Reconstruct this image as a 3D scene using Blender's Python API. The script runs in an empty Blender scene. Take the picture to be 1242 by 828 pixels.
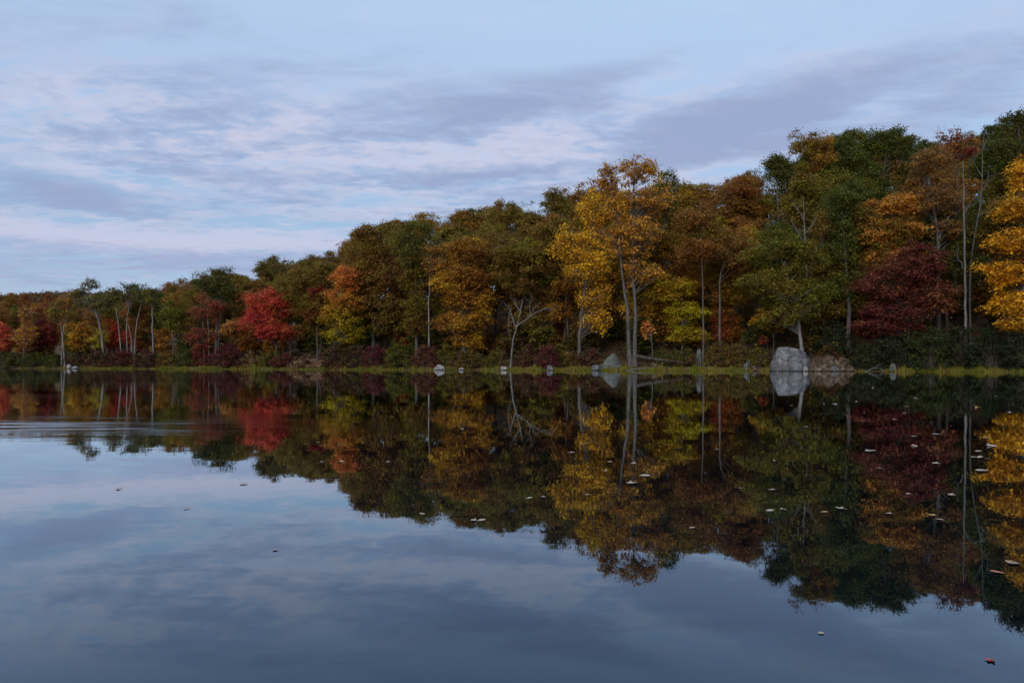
import bpy, math, random
import numpy as np
from mathutils import Vector

# ------------------------------------------------------------------ scene ---
sc = bpy.context.scene
COL = sc.collection
random.seed(7)
RNG = np.random.default_rng(11)
R = math.radians
H0 = 0.85            # camera height above the water
FP, CX, HY = 828.0, 621.0, 441.0   # focal length, centre and horizon in photo pixels

cam_d = bpy.data.cameras.new('camera'); cam = bpy.data.objects.new('camera', cam_d); COL.objects.link(cam)
cam.location = (0, 0, H0); cam.rotation_euler = (R(90), 0, 0)
cam_d.sensor_width = 36; cam_d.lens = 24; cam_d.shift_y = 27/1242
cam_d.clip_start = 0.05; cam_d.clip_end = 6000
sc.camera = cam
sc.view_settings.view_transform = 'Standard'; sc.view_settings.look = 'None'
sc.view_settings.exposure = 0.25; sc.view_settings.gamma = 1; sc.view_settings.use_curve_mapping = False
sc.render.engine = 'CYCLES'
cy = sc.cycles
cy.max_bounces = 5; cy.diffuse_bounces = 4; cy.glossy_bounces = 3; cy.transmission_bounces = 3; cy.transparent_max_bounces = 4
cy.caustics_reflective = False; cy.caustics_refractive = False
cy.use_denoising = True
try:
    cy.denoiser = 'OPENIMAGEDENOISE'; cy.denoising_prefilter = 'ACCURATE'
except Exception:
    pass

# ---------------------------------------------------------------- layout ----
SX = [-2600, -1200, -400, -150, 0, 150, 300, 450, 600, 750, 900, 1050, 1242, 1400, 1900, 3000]
SY = [150, 140, 128, 122, 119, 112, 104, 95, 89, 85, 80, 75, 68, 62, 52, 40]
def shore(px):
    return np.interp(px, SX, SY) + 0.5*np.sin(np.asarray(px)*0.045) + 0.35*np.sin(np.asarray(px)*0.13+1.0)
SLX = [-2600, 0, 200, 340, 440, 640, 830, 1000, 1242, 1600]
SLV = [.05, .05, .06, .12, .22, .30, .35, .48, .55, .55]
def sstep(a, b, x):
    t = np.clip((np.asarray(x, float)-a)/(b-a), 0, 1); return t*t*(3-2*t)
def ground(px, s):
    s = np.asarray(s, float); sl = np.interp(px, SLX, SLV)
    z = np.where(s < 0, s*0.35, 0)
    z = z + 0.42*sstep(0, 2.5, s) + 0.03*np.clip(s, 0, 8)
    z = z + sl*(np.clip(s-5, 0, 58)) + 0.045*np.clip(s-63, 0, 240)
    z = z + sstep(60, 250, s)*22*(1-sstep(250, 520, px))
    z = z + 0.25*np.sin(s*0.5+px*0.02)*sstep(1, 6, s)*np.cos(px*0.03)
    return z
def spot(px, s):
    Y = float(shore(px))+s
    return (px-CX)/FP*Y, Y, float(ground(px, s))
def zpx(py, Y): return H0+(HY-py)/FP*Y
def wpx(w, Y): return w/FP*Y
def zg(X, Y):
    px = CX+FP*X/Y
    return float(ground(px, Y-float(shore(px))))

# ------------------------------------------------------------- materials ----
def newmat(name):
    m = bpy.data.materials.new(name); m.use_nodes = True
    nt = m.node_tree; nt.nodes.clear(); return m, nt
class N:
    def __init__(self, nt): self.nt = nt
    def __call__(self, typ, ins=None, **kw):
        n = self.nt.nodes.new(typ)
        for k, v in kw.items(): setattr(n, k, v)
        for k, v in (ins or {}).items():
            if isinstance(v, bpy.types.NodeSocket): self.nt.links.new(v, n.inputs[k])
            else: n.inputs[k].default_value = v
        return n
    def math(self, op, a, b=None, c=None, clamp=False):
        ins = {0: a}
        if b is not None: ins[1] = b
        if c is not None: ins[2] = c
        n = self('ShaderNodeMath', ins, operation=op); n.use_clamp = clamp
        return n.outputs[0]
    def mix(self, f, a, b, blend='MIX'):
        n = self.nt.nodes.new('ShaderNodeMix'); n.data_type = 'RGBA'; n.blend_type = blend
        for i, v in ((0, f), (6, a), (7, b)):
            if isinstance(v, bpy.types.NodeSocket): self.nt.links.new(v, n.inputs[i])
            elif i and len(v) == 3: n.inputs[i].default_value = (*v, 1)
            else: n.inputs[i].default_value = v
        return n.outputs[2]
    def ramp(self, f, stops):
        n = self.nt.nodes.new('ShaderNodeValToRGB'); self.nt.links.new(f, n.inputs[0])
        e = n.color_ramp.elements
        while len(e) < len(stops): e.new(0.5)
        for x, (p, c) in zip(e, stops):
            x.position = p; x.color = (*c, 1) if len(c) == 3 else c
        return n.outputs[0]

_lm = {}
def leaf_mat(a, b, trans=0.36):
    key = (tuple(a), tuple(b), trans)
    if key in _lm: return _lm[key]
    m, nt = newmat('foliage'); n = N(nt)
    g = n('ShaderNodeAttribute', attribute_name='g').outputs['Fac']
    v = n('ShaderNodeAttribute', attribute_name='v').outputs['Fac']
    oi = n('ShaderNodeObjectInfo').outputs['Random']
    c = n.mix(g, a, b)
    hue = n.math('ADD', n.math('MULTIPLY', n.math('SUBTRACT', v, 0.5), 0.035), n.math('ADD', 0.492, n.math('MULTIPLY', oi, 0.016)))
    frac = n.math('FRACT', n.math('MULTIPLY', v, 7.31))
    val = n.math('ADD', n.math('ADD', 0.38, n.math('MULTIPLY', v, 0.70)), n.math('MULTIPLY', frac, 0.54))
    hs = n('ShaderNodeHueSaturation', {'Hue': hue, 'Saturation': 1.0, 'Value': val, 'Color': c})
    p = n('ShaderNodeBsdfPrincipled', {'Base Color': hs.outputs[0], 'Roughness': 0.6, 'Specular IOR Level': 0.12})
    t = n('ShaderNodeBsdfTranslucent', {'Color': hs.outputs[0]})
    mx = n('ShaderNodeMixShader', {0: trans, 1: p.outputs[0], 2: t.outputs[0]})
    o = n('ShaderNodeOutputMaterial', {0: mx.outputs[0]})
    _lm[key] = m; return m

def bark_mat(name, dark, light, sc_=3.0):
    m, nt = newmat(name); n = N(nt)
    tc = n('ShaderNodeTexCoord').outputs['Object']
    mp = n('ShaderNodeMapping', {'Vector': tc, 'Scale': (sc_, sc_, sc_*0.22)})
    nz = n('ShaderNodeTexNoise', {'Vector': mp.outputs[0], 'Scale': 2.0, 'Detail': 6, 'Roughness': 0.65})
    nz2 = n('ShaderNodeTexNoise', {'Vector': tc, 'Scale': 0.5, 'Detail': 3})
    f = n.math('ADD', n.math('MULTIPLY', nz.outputs[0], 0.7), n.math('MULTIPLY', nz2.outputs[0], 0.3))
    c = n.ramp(f, [(0.36, dark), (0.62, light)])
    bp = n('ShaderNodeBump', {'Strength': 0.6, 'Distance': 0.08, 'Height': nz.outputs[0]})
    p = n('ShaderNodeBsdfPrincipled', {'Base Color': c, 'Roughness': 0.9, 'Specular IOR Level': 0.15, 'Normal': bp.outputs[0]})
    n('ShaderNodeOutputMaterial', {0: p.outputs[0]}); return m
BARK = bark_mat('bark', (.035, .028, .022), (.13, .11, .095))
PALE = bark_mat('pale_bark', (.095, .086, .08), (.25, .237, .225), 2.0)
GREYW = bark_mat('weathered_wood', (.075, .072, .069), (.205, .20, .197), 2.5)
MIDB = bark_mat('grey_bark', (.05, .044, .038), (.145, .13, .12), 2.5)

def rock_mat(name, dark, light, moss):
    m, nt = newmat(name); n = N(nt)
    tc = n('ShaderNodeTexCoord').outputs['Object']
    tw = n('ShaderNodeVectorMath', {0: tc, 1: n('ShaderNodeVectorMath', {0: n('ShaderNodeTexNoise', {'Vector': tc, 'Scale': 1.5, 'Detail': 4}).outputs['Color'], 1: (.7, .7, .7)}, operation='MULTIPLY').outputs[0]}, operation='ADD').outputs[0]
    a = n('ShaderNodeTexNoise', {'Vector': tc, 'Scale': 1.3, 'Detail': 8, 'Roughness': 0.7}).outputs[0]
    b = n('ShaderNodeTexNoise', {'Vector': tc, 'Scale': 5.0, 'Detail': 6, 'Roughness': 0.75}).outputs[0]
    vo = n('ShaderNodeTexVoronoi', {'Vector': tw, 'Scale': .55}, feature='DISTANCE_TO_EDGE').outputs[0]
    c = n.ramp(a, [(0.35, dark), (0.62, light)])
    c = n.mix(n.math('MULTIPLY', sstep_node(n, b, .52, .62), .55), c, moss)
    fr = n('ShaderNodeTexNoise', {'Vector': tc, 'Scale': 11.0, 'Detail': 5, 'Roughness': .8}).outputs[0]
    c = n.mix(n.math('MULTIPLY', sstep_node(n, fr, .44, .30), .7), c, (dark[0]*.45, dark[1]*.45, dark[2]*.45))
    c = n.mix(n.math('MULTIPLY', sstep_node(n, fr, .56, .68), .7), c, (light[0]*1.5, light[1]*1.5, light[2]*1.45))
    c = n.mix(n.math('MULTIPLY', sstep_node(n, b, .36, .30), .6), c, (min(1, light[0]*1.7), min(1, light[1]*1.7), min(1, light[2]*1.65)))
    c = n.mix(n.math('MULTIPLY', sstep_node(n, vo, .022, 0.0), .5), c, (.02, .019, .018))
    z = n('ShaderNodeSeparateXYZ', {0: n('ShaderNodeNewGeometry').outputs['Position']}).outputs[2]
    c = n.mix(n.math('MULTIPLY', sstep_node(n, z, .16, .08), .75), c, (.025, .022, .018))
    bp = n('ShaderNodeBump', {'Strength': 0.9, 'Distance': 0.2, 'Height': n.math('ADD', n.math('ADD', a, n.math('MULTIPLY', b, .5)), n.math('MULTIPLY', sstep_node(n, vo, 0.0, .05), .5))})
    p = n('ShaderNodeBsdfPrincipled', {'Base Color': c, 'Roughness': 0.85, 'Specular IOR Level': 0.2, 'Normal': bp.outputs[0]})
    n('ShaderNodeOutputMaterial', {0: p.outputs[0]}); return m
def sstep_node(n, x, a, b):
    r = n('ShaderNodeMapRange', {0: x, 1: a, 2: b, 3: 0.0, 4: 1.0}, interpolation_type='SMOOTHSTEP')
    return r.outputs[0]
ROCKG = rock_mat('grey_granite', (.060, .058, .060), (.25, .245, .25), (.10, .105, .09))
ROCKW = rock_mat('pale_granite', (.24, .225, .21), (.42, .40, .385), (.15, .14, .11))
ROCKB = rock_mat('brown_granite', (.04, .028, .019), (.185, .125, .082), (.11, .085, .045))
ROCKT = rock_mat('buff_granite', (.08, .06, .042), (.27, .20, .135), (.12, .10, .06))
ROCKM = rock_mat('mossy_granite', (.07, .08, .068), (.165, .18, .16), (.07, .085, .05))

# ---------------------------------------------------------- mesh helpers ----
def mesh_np(name, V, F, mat, attrs=None, smooth=False):
    """V (n,3); F (m,k) faces of one size"""
    me = bpy.data.meshes.new(name)
    V = np.ascontiguousarray(V, np.float32); F = np.ascontiguousarray(F, np.int32)
    m, k = F.shape
    me.vertices.add(len(V)); me.vertices.foreach_set('co', V.ravel())
    me.loops.add(m*k); me.loops.foreach_set('vertex_index', F.ravel())
    me.polygons.add(m); me.polygons.foreach_set('loop_start', np.arange(0, m*k, k, dtype=np.int32))
    if smooth: me.polygons.foreach_set('use_smooth', np.ones(m, bool))
    for nm, arr in (attrs or {}).items():
        at = me.attributes.new(nm, 'FLOAT', 'FACE'); at.data.foreach_set('value', np.ascontiguousarray(arr, np.float32))
    me.update(calc_edges=True)
    if mat: me.materials.append(mat)
    return me
def link(name, me, parent=None):
    o = bpy.data.objects.new(name, me); COL.objects.link(o)
    if parent: o.parent = parent
    return o
def tag(o, label=None, cat=None, group=None, kind=None):
    if label: o['label'] = label
    if cat: o['category'] = cat
    if group: o['group'] = group
    if kind: o['kind'] = kind
    return o
def thing(name, loc, label, cat, group=None):
    o = bpy.data.objects.new(name, None); COL.objects.link(o); o.location = loc
    o.empty_display_size = 0.5
    return tag(o, label, cat, group)

class Tubes:
    def __init__(self): self.V = []; self.F = []; self.n = 0
    def add(self, pts, rad, sides=6):
        pts = np.asarray(pts, float); rad = np.asarray(rad, float); k = len(pts)
        d = np.gradient(pts, axis=0); d /= np.linalg.norm(d, axis=1, keepdims=True)+1e-9
        ref = np.array([0, 1.0, 0]) if abs(d[0][1]) < .8 else np.array([1.0, 0, 0])
        a = np.cross(d, ref); a /= np.linalg.norm(a, axis=1, keepdims=True)+1e-9
        b = np.cross(d, a)
        th = np.arange(sides)/sides*2*np.pi
        ring = pts[:, None, :]+rad[:, None, None]*(np.cos(th)[None, :, None]*a[:, None, :]+np.sin(th)[None, :, None]*b[:, None, :])
        self.V.append(ring.reshape(-1, 3))
        i = np.arange(k-1)[:, None]*sides; j = np.arange(sides)[None, :]; j2 = (j+1) % sides
        f = np.stack([i+j, i+j2, i+sides+j2, i+sides+j], -1).reshape(-1, 4)+self.n
        self.F.append(f); self.n += k*sides
    def mesh(self, name, mat):
        return mesh_np(name, np.concatenate(self.V), np.concatenate(self.F), mat, smooth=True)
def polyline(pts, n):
    """resample a polyline smoothly (Catmull-Rom)"""
    P = np.asarray(pts, float)
    if len(P) < 3:
        t = np.linspace(0, 1, n)[:, None]; return P[0]*(1-t)+P[-1]*t
    Q = np.vstack([2*P[0]-P[1], P, 2*P[-1]-P[-2]]); out = []
    for u in np.linspace(0, len(P)-1-1e-6, n):
        i = int(u); t = u-i; p0, p1, p2, p3 = Q[i:i+4]
        out.append(.5*((2*p1)+(-p0+p2)*t+(2*p0-5*p1+4*p2-p3)*t*t+(-p0+3*p1-3*p2+p3)*t**3))
    return np.array(out)

def leaves(C, rad, flat, n_per, size, style, rng, gfun=None, gclump=None):
    """leaf faces spread through the clumps C (k,3) with radii rad (k,)"""
    k = len(C)
    cnt = np.maximum(6, (n_per*rad**2).astype(int))
    idx = np.repeat(np.arange(k), cnt); N_ = len(idx)
    u = rng.normal(size=(N_, 3)); u /= np.linalg.norm(u, axis=1, keepdims=True)
    rr = rng.random(N_)**(0.45)
    # ragged clump outline
    ph = rng.random((k, 3))*6.28
    wob = 1+.28*np.sin(3*np.arctan2(u[:, 1], u[:, 0])+ph[idx, 0])+.18*np.sin(5*np.arctan2(u[:, 1], u[:, 0])+ph[idx, 1]+2*u[:, 2])
    off = u*(rr*wob)[:, None]
    r = rad[idx]
    P = np.empty((N_, 3))
    P[:, :2] = off[:, :2]*r[:, None]
    P[:, 2] = off[:, 2]*r*flat
    h2 = (off[:, 0]**2+off[:, 1]**2)
    if style == 'tier':
        P[:, 2] -= 0.33*h2*r
        tl = rng.normal(0, .16, (k, 2)); P[:, 2] += (P[:, :2]*tl[idx]).sum(1)
        nrm = u*0.35+np.array([0, 0, 1.0])+rng.normal(0, .45, (N_, 3))
        nrm[:, :2] += 0.35*off[:, :2]
    elif style == 'hang':
        nrm = u*0.8+np.array([0, 0, .35])+rng.normal(0, .55, (N_, 3))
    else:
        nrm = u*0.75+np.array([0, 0, .55])+rng.normal(0, .5, (N_, 3))
    P += C[idx]
    nrm /= np.linalg.norm(nrm, axis=1, keepdims=True)
    a = np.cross(nrm, rng.normal(size=(N_, 3))); a /= np.linalg.norm(a, axis=1, keepdims=True)+1e-9
    b = np.cross(nrm, a)
    s = size*(0.5+0.95*rng.random(N_))*(.72+.62*rng.random(k))[idx]
    A = a*s[:, None]*.5; B = b*(s*.36)[:, None]
    bend = nrm*(s*.10)[:, None]
    V = np.stack([P-A-bend, P+B-A*.1, P+A-bend, P-B-A*.1], 1).reshape(-1, 3)
    F = np.arange(N_*4).reshape(-1, 4)
    v = np.clip(.5+.16*rng.normal(size=N_)+(.22*rng.normal(size=k))[idx], 0, 1)
    gc = gclump[idx] if gclump is not None else rng.random(k)[idx]
    g = np.clip(gc+.16*rng.normal(size=N_), 0, 1)
    return V, F, v, g

def build_tree(name, base, path, lobes, style, rng, matA, bark, r0, dens=1.0, clump=1.25, leaf=.27, grad=None, gbias=.45, limbs=1.0, trunks=None, label=None, cat='tree', group=None, cover=1.0):
    """base (X,Y,Z); path: trunk points relative to the base; lobes: (cx,cy,cz,rx,ry,rz) relative to the base"""
    root = thing(name, base, label, cat, group); leaf *= .80
    CS, RS = [], []
    for (cx, cy_, cz, rx, ry, rz) in lobes:
        cr = clump*.80*(.82 if style == 'tier' else 1)*(1.0 if min(rx, rz) > 2.2 else max(.42, min(rx, rz)/2.2))
        area = 4*rx*rz
        n = int(max(7, dens*1.12*area/(cr*cr*(0.62 if style == 'tier' else 1.0))))
        u = rng.normal(size=(n, 3)); u /= np.linalg.norm(u, axis=1, keepdims=True)
        rr = 1-np.abs(rng.normal(0, .26, n)); rr = np.clip(rr, .15, 1)
        ph = rng.random(3)*6.28
        lump = .86+.16*np.sin(3*u[:, 0]+4*u[:, 2]+ph[0])+.12*np.sin(5*u[:, 1]+6*u[:, 2]+ph[1])
        c = u*(rr*lump)[:, None]*np.array([rx, ry, rz])
        c = c*(1-cr*.55/np.array([max(rx, cr*1.2), max(ry, cr*1.2), max(rz, cr*1.2)]))+np.array([cx, cy_, cz])
        CS.append(c); RS.append(cr*(.6+.75*rng.random(n)))
    C = np.concatenate(CS); RR = np.concatenate(RS)
    zlo, zhi = C[:, 2].min(), C[:, 2].max()
    if grad is not None:
        gcl = np.clip((zhi-C[:, 2])/(zhi-zlo+1e-6)*1.6-.3+grad+.15*rng.normal(size=len(C)), 0, 1)
    else:
        q = rng.random(3)*6.28; sx = max(l[3] for l in lobes)
        gcl = np.clip(gbias+.5*np.sin(C[:, 0]/sx*2.2+q[0])*np.sin(C[:, 2]/sx*1.8+q[1])+.27*rng.normal(size=len(C)), 0, 1)
    flat = {'tier': .36, 'clump': .62, 'sparse': .5, 'hang': .8}[style]
    npl = {'tier': 62, 'clump': 66, 'sparse': 36, 'hang': 50}[style]*(.27/leaf)**2*cover
    V, F, v, g = leaves(C, RR*(1.25 if style == 'tier' else 1), flat, npl*(.72 if style == 'tier' else 1), leaf, style, rng, gclump=gcl)
    link('crown', mesh_np('crown', V, F, matA, {'v': v, 'g': g}), root)
    tb = Tubes()
    for tp in [path]+(trunks or []):
        pp = polyline(tp, 14); L = len(pp)
        pp[1:-1, :2] += rng.normal(0, r0*.22, (L-2, 2))
        t = np.linspace(0, 1, L); rad = r0*(1-.80*t)+r0*.55*np.exp(-t*22)
        tb.add(pp, rad, 8)
    pp = polyline(path, 40)
    n_l = int(len(C)*limbs*(.55 if style != 'sparse' else .9)); sel = rng.permutation(len(C))[:n_l]
    allp = [polyline(tp, 40) for tp in [path]+(trunks or [])]
    for i in sel:
        c = C[i]
        pp = min(allp, key=lambda q: np.abs(q[len(q)*2//3:, :2]-c[:2]).sum(1).min())
        hd = np.linalg.norm(pp[:, :2]-c[:2], axis=1)
        want = c[2]-.55*hd-.3
        j = int(np.argmin(np.abs(pp[:, 2]-want)+.15*hd)); j = min(max(j, 8), 38)
        st = pp[j]; t_ = j/40
        mid = st*.5+c*.5+np.array([0, 0, .10*np.linalg.norm(c-st)])+rng.normal(0, .12, 3)*np.linalg.norm(c-st)*.5
        rb = max(.018, r0*(1-.8*t_)*(.19+.14*rng.random()))
        tb.add(polyline([st, mid, c], 6), np.linspace(rb, rb*.22, 6), 4)
    if style in ('sparse', 'hang') :
        for i in range(len(C)):
            for _ in range(3):
                d = rng.normal(size=3)+np.array([0, 0, .5]); d /= np.linalg.norm(d)
                L = RR[i]*rng.uniform(.9, 1.7)
                tb.add(polyline([C[i], C[i]+d*L*.5+rng.normal(0, .08, 3), C[i]+d*L], 4), np.array([.022, .017, .012, .006]), 3)
    link('trunk', tb.mesh('trunk', bark), root)
    return root

# ------------------------------------------------------------------ colours -
DKG = (.072, .088, .018); GRN = (.125, .132, .018); OLV = (.215, .165, .022); YGR = (.40, .34, .018)
RUST = (.32, .130, .028); BRN = (.235, .122, .032); ORB = (.38, .165, .027); ORG = (.70, .25, .055)
GOLD = (.78, .40, .022); AMB = (.56, .30, .028); RED = (.60, .075, .055); CRIM = (.160, .038, .026)
PNK = (.56, .085, .080); PUR = (.135, .036, .038); TAN = (.34, .21, .10); DKO = (.112, .100, .022)
ORR = (.66, .13, .03); PEA = (.50, .23, .07); DKR = (.28, .040, .030)

EVG = (.040, .054, .024); EVD = (.058, .056, .026)
USED = []   # (px, thing) used for saying where things stand
def ftree(name, px, s, style, a, b, lobes, label, bark=None, r0=.24, top=None, tpath=None, dens=1., clump=1.25, leaf=.27, grad=None, gbias=.45, limbs=1., trunks=None, cat='tree', depth=.85, seed=0, cover=1.0, group=None):
    X, Y, Z = spot(px, s); Z -= .12
    rng = np.random.default_rng(1000+int(px*13)+seed)
    L = []
    for (cx, hw, t, bt) in lobes:
        zc = (zpx(t, Y)+zpx(bt, Y))/2-Z; rz = (zpx(t, Y)-zpx(bt, Y))/2
        rx = wpx(hw, Y)
        L.append(((cx-CX)/FP*Y-X, rng.normal(0, .3), zc, rx, rx*depth, rz))
    def pp(q): return [((x-CX)/FP*Y-X, 0.0, zpx(y, Y)-Z) for x, y in q]
    if tpath: path = [(0, 0, 0)]+pp(tpath)
    else:
        hi = max(L, key=lambda l: l[2]+l[5]); zt = hi[2]+hi[5]*.7
        mid = sum(l[0]*l[5]*l[3] for l in L)/sum(l[5]*l[3] for l in L)
        path = [(0, 0, 0), (mid*.18+rng.normal(0, .1), rng.normal(0, .1), zt*.35), (mid*.6+rng.normal(0, .15), 0, zt*.68), (hi[0], hi[1], zt)]
    tr = None
    if trunks:
        tr = []
        for q in trunks:
            p = pp(q); p[0] = (p[0][0], 0.15, 0); tr.append(p)
    o = build_tree(name, (X, Y, Z), path, L, style, rng, leaf_mat(a, b), bark or BARK, r0, dens, clump, leaf, grad, gbias, limbs, tr, label, cat, group, cover)
    USED.append((px, s, o)); return o

# ------------------------------------------------------ trees on the shore --
SM = dict(leaf=.24)
ftree('maple_tree', 1, 3, 'tier', PNK, ORR, [(0, 17, 386, 432)], 'pinkish red maple at the left edge of the photo', r0=.14, clump=1.0, leaf=.22)
ftree('slender_tree', 29, 2.4, 'sparse', PEA, AMB, [(32, 9, 368, 395), (31, 16, 385, 428)], 'slender sparse peach-yellow tree right of the pinkish red maple', bark=MIDB, r0=.13, clump=.9, dens=1.6, leaf=.22)
ftree('maple_tree', 57, 6, 'tier', CRIM, DKR, [(57, 18, 378, 428)], 'dark crimson maple behind the slender peach-yellow tree', r0=.16, clump=1.1)
ftree('leaning_tree', 79, 2.2, 'sparse', OLV, ORB, [(74, 22, 356, 395), (90, 14, 350, 378)], 'thin pale trunked tree leaning left, olive crown forked low above dark shrubs', bark=PALE, r0=.13, tpath=[(76, 410), (73, 392), (69, 372)], trunks=[[(74, 440), (77, 400), (84, 380), (92, 362)]], dens=1.1)
ftree('young_maple_tree', 103, 3.2, 'tier', ORB, AMB, [(102, 20, 384, 426)], 'bright orange and yellow young maple beside the leaning pale trunk', bark=MIDB, r0=.14, clump=1.0, leaf=.23, gbias=.4)
ftree('tall_leaning_tree', 127, 3, 'sparse', DKO, OLV, [(109, 12, 334, 354), (97, 13, 343, 366), (108, 22, 356, 380), (126, 15, 356, 385)], 'tall open tree with pale trunk curving left, topmost tuft above its neighbours', bark=PALE, r0=.17, tpath=[(122, 400), (116, 378), (108, 352), (105, 340)], dens=1.1)
ftree('small_tree', 113, 3.4, 'sparse', YGR, AMB, [(121, 14, 394, 426)], 'small yellow-green tree at the foot of the tall curving pale trunk', bark=MIDB, r0=.12, clump=.9, dens=1.5, leaf=.22)
ftree('birch_tree', 148, 3, 'sparse', DKG, OLV, [(140, 17, 345, 371)], 'leftmost of the four pale slender birches, its trunk leaning left with a side branch', bark=PALE, r0=.12, tpath=[(144, 396), (140, 370), (138, 352)], dens=1.4)
ftree('birch_tree', 154, 3.6, 'sparse', DKG, DKO, [(160, 15, 339, 366)], 'straightest of the pale birches in the middle, second from the left', bark=PALE, r0=.11, tpath=[(154, 395), (157, 368), (161, 348)], dens=1.4)
ftree('birch_tree', 163, 3.2, 'sparse', DKG, GRN, [(171, 13, 340, 372)], 'pale birch leaning right towards the highest dark green tops, third from the left', bark=PALE, r0=.12, tpath=[(165, 400), (170, 374), (173, 350)], trunks=[[(161, 440), (158, 405), (152, 385)]], dens=1.4)
ftree('birch_tree', 186, 3, 'sparse', DKG, OLV, [(187, 17, 344, 374)], 'rightmost pale birch, thickest straight trunk beside the olive bushy tree', bark=PALE, r0=.15, tpath=[(185, 395), (184, 365), (183, 348)], dens=1.4)
ftree('small_maple_tree', 136, 8, 'tier', RED, ORR, [(137, 12, 382, 426)], 'small red maple glimpsed between the birch trunks, leftmost red one there', r0=.12, clump=.9)
ftree('small_maple_tree', 155, 8, 'tier', PNK, RED, [(155, 9, 392, 424)], 'pinkish red sapling between the two middle birch trunks', r0=.1, clump=.8)
ftree('small_maple_tree', 171, 9, 'tier', DKR, RUST, [(171, 11, 404, 428)], 'low dull red sapling right of the middle birch trunks', r0=.1, clump=.8)
ftree('broadleaf_tree', 178, 11, 'clump', DKG, GRN, [(176, 26, 350, 402)], 'dark green dense tree backing the four pale birches', r0=.2)
ftree('broadleaf_tree', 209, 4, 'clump', OLV, GRN, [(207, 19, 360, 408)], 'olive green bushy tree right of the pale birches', bark=MIDB, r0=.15)
ftree('broadleaf_tree', 218, 30, 'clump', ORB, OLV, [(216, 24, 345, 385)], 'orange-brown rounded tree behind the olive bushy tree', r0=.2)
ftree('oak_tree', 262, 10, 'clump', DKG, DKO, [(258, 30, 318, 365), (268, 28, 325, 388)], 'tall dark green oak left of the bright red maple', bark=MIDB, r0=.3, clump=1.35)
ftree('sparse_maple_tree', 254, 3, 'sparse', RUST, DKR, [(250, 27, 354, 398), (246, 22, 392, 430)], 'sparse rusty red tree with three thin trunks in front of the dark oak', bark=MIDB, r0=.13, dens=1.3, tpath=[(253, 410), (252, 375), (252, 360)], trunks=[[(247, 440), (247, 405), (243, 372)], [(266, 440), (265, 410), (268, 380)]])
ftree('young_maple_tree', 283, 3, 'tier', ORB, PEA, [(284, 19, 382, 416)], 'low orange-brown sprays of a young maple left of the bright red maple', bark=MIDB, r0=.12, clump=1.1, leaf=.24)
ftree('maple_tree', 335, 5, 'tier', RED, (.60, .17, .05), [(322, 29, 344, 384), (340, 26, 350, 394), (318, 32, 368, 408), (338, 34, 386, 418)], 'bright scarlet red maple, widest red tree on the shore', bark=MIDB, r0=.2, clump=1.25, leaf=.25, gbias=.3, dens=.85)
ftree('oak_tree', 345, 17, 'clump', BRN, DKO, [(330, 28, 305, 350), (360, 32, 310, 370)], 'brownish green oak rising directly behind the scarlet maple', bark=MIDB, r0=.28)
ftree('oak_tree', 388, 17, 'clump', OLV, BRN, [(388, 28, 308, 362)], 'olive oak behind the dark red maple', r0=.25)
ftree('maple_tree', 386, 6.2, 'tier', (.36, .040, .036), DKR, [(386, 18, 342, 370), (385, 21, 358, 395)], 'dark red maple in the shade between scarlet and orange-yellow maples', r0=.16, clump=1.2)
ftree('maple_tree', 404, 4, 'tier', ORG, YGR, [(417, 21, 315, 358), (418, 27, 340, 388), (412, 29, 365, 404), (416, 30, 388, 420)], 'maple turning from orange top to yellow-green lower branches', bark=PALE, r0=.16, grad=.0, leaf=.25)
ftree('oak_tree', 452, 9, 'clump', BRN, OLV, [(462, 34, 262, 318), (441, 15, 268, 312), (446, 30, 288, 345), (468, 42, 308, 366), (455, 38, 345, 390), (472, 34, 370, 412)], 'large brown and olive oak right of the orange-topped maple', bark=MIDB, r0=.34, clump=1.4, dens=1.1)
ftree('oak_tree', 505, 6, 'clump', DKO, OLV, [(503, 32, 256, 338)], 'dark olive oak on a bare grey trunk, left of two trunks', bark=MIDB, r0=.25, tpath=[(505, 380), (504, 330), (503, 280)], clump=1.35)
ftree('oak_tree', 521, 5, 'sparse', ORB, RUST, [(526, 20, 292, 340)], 'slim pale trunked tree with orange-brown tuft crowded against the big orange-brown maple', bark=PALE, r0=.15, tpath=[(520, 380), (521, 340), (524, 305)], dens=1.4)
ftree('maple_tree', 562, 4.5, 'tier', AMB, RUST, [(566, 34, 282, 325), (560, 46, 312, 360), (572, 38, 340, 388), (560, 44, 372, 408), (566, 26, 398, 426)], 'large orange-brown tiered maple left of the bare dead tree', bark=MIDB, r0=.28, leaf=.26, dens=1.05, gbias=.5, clump=1.3)
ftree('maple_tree', 640, 10, 'tier', GRN, YGR, [(638, 34, 284, 330), (645, 28, 315, 352)], 'green maple with yellow-green edges behind the bare dead tree', r0=.2)
ftree('maple_tree', 702, 4.5, 'hang', GOLD, (.56, .27, .022), [(722, 26, 222, 285), (695, 33, 270, 325), (715, 34, 300, 350), (722, 26, 338, 382), (725, 22, 370, 410)], 'bright golden yellow maple hanging low beside the twin trunks', bark=MIDB, r0=.26, leaf=.30, gbias=.25, clump=1.15, dens=1.1, tpath=[(704, 390), (712, 330), (722, 240)])
ftree('maple_tree', 690, 9, 'tier', RUST, ORB, [(690, 24, 335, 362), (682, 20, 360, 395)], 'rusty orange lower tree tucked left behind the golden maple', r0=.16)
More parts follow.
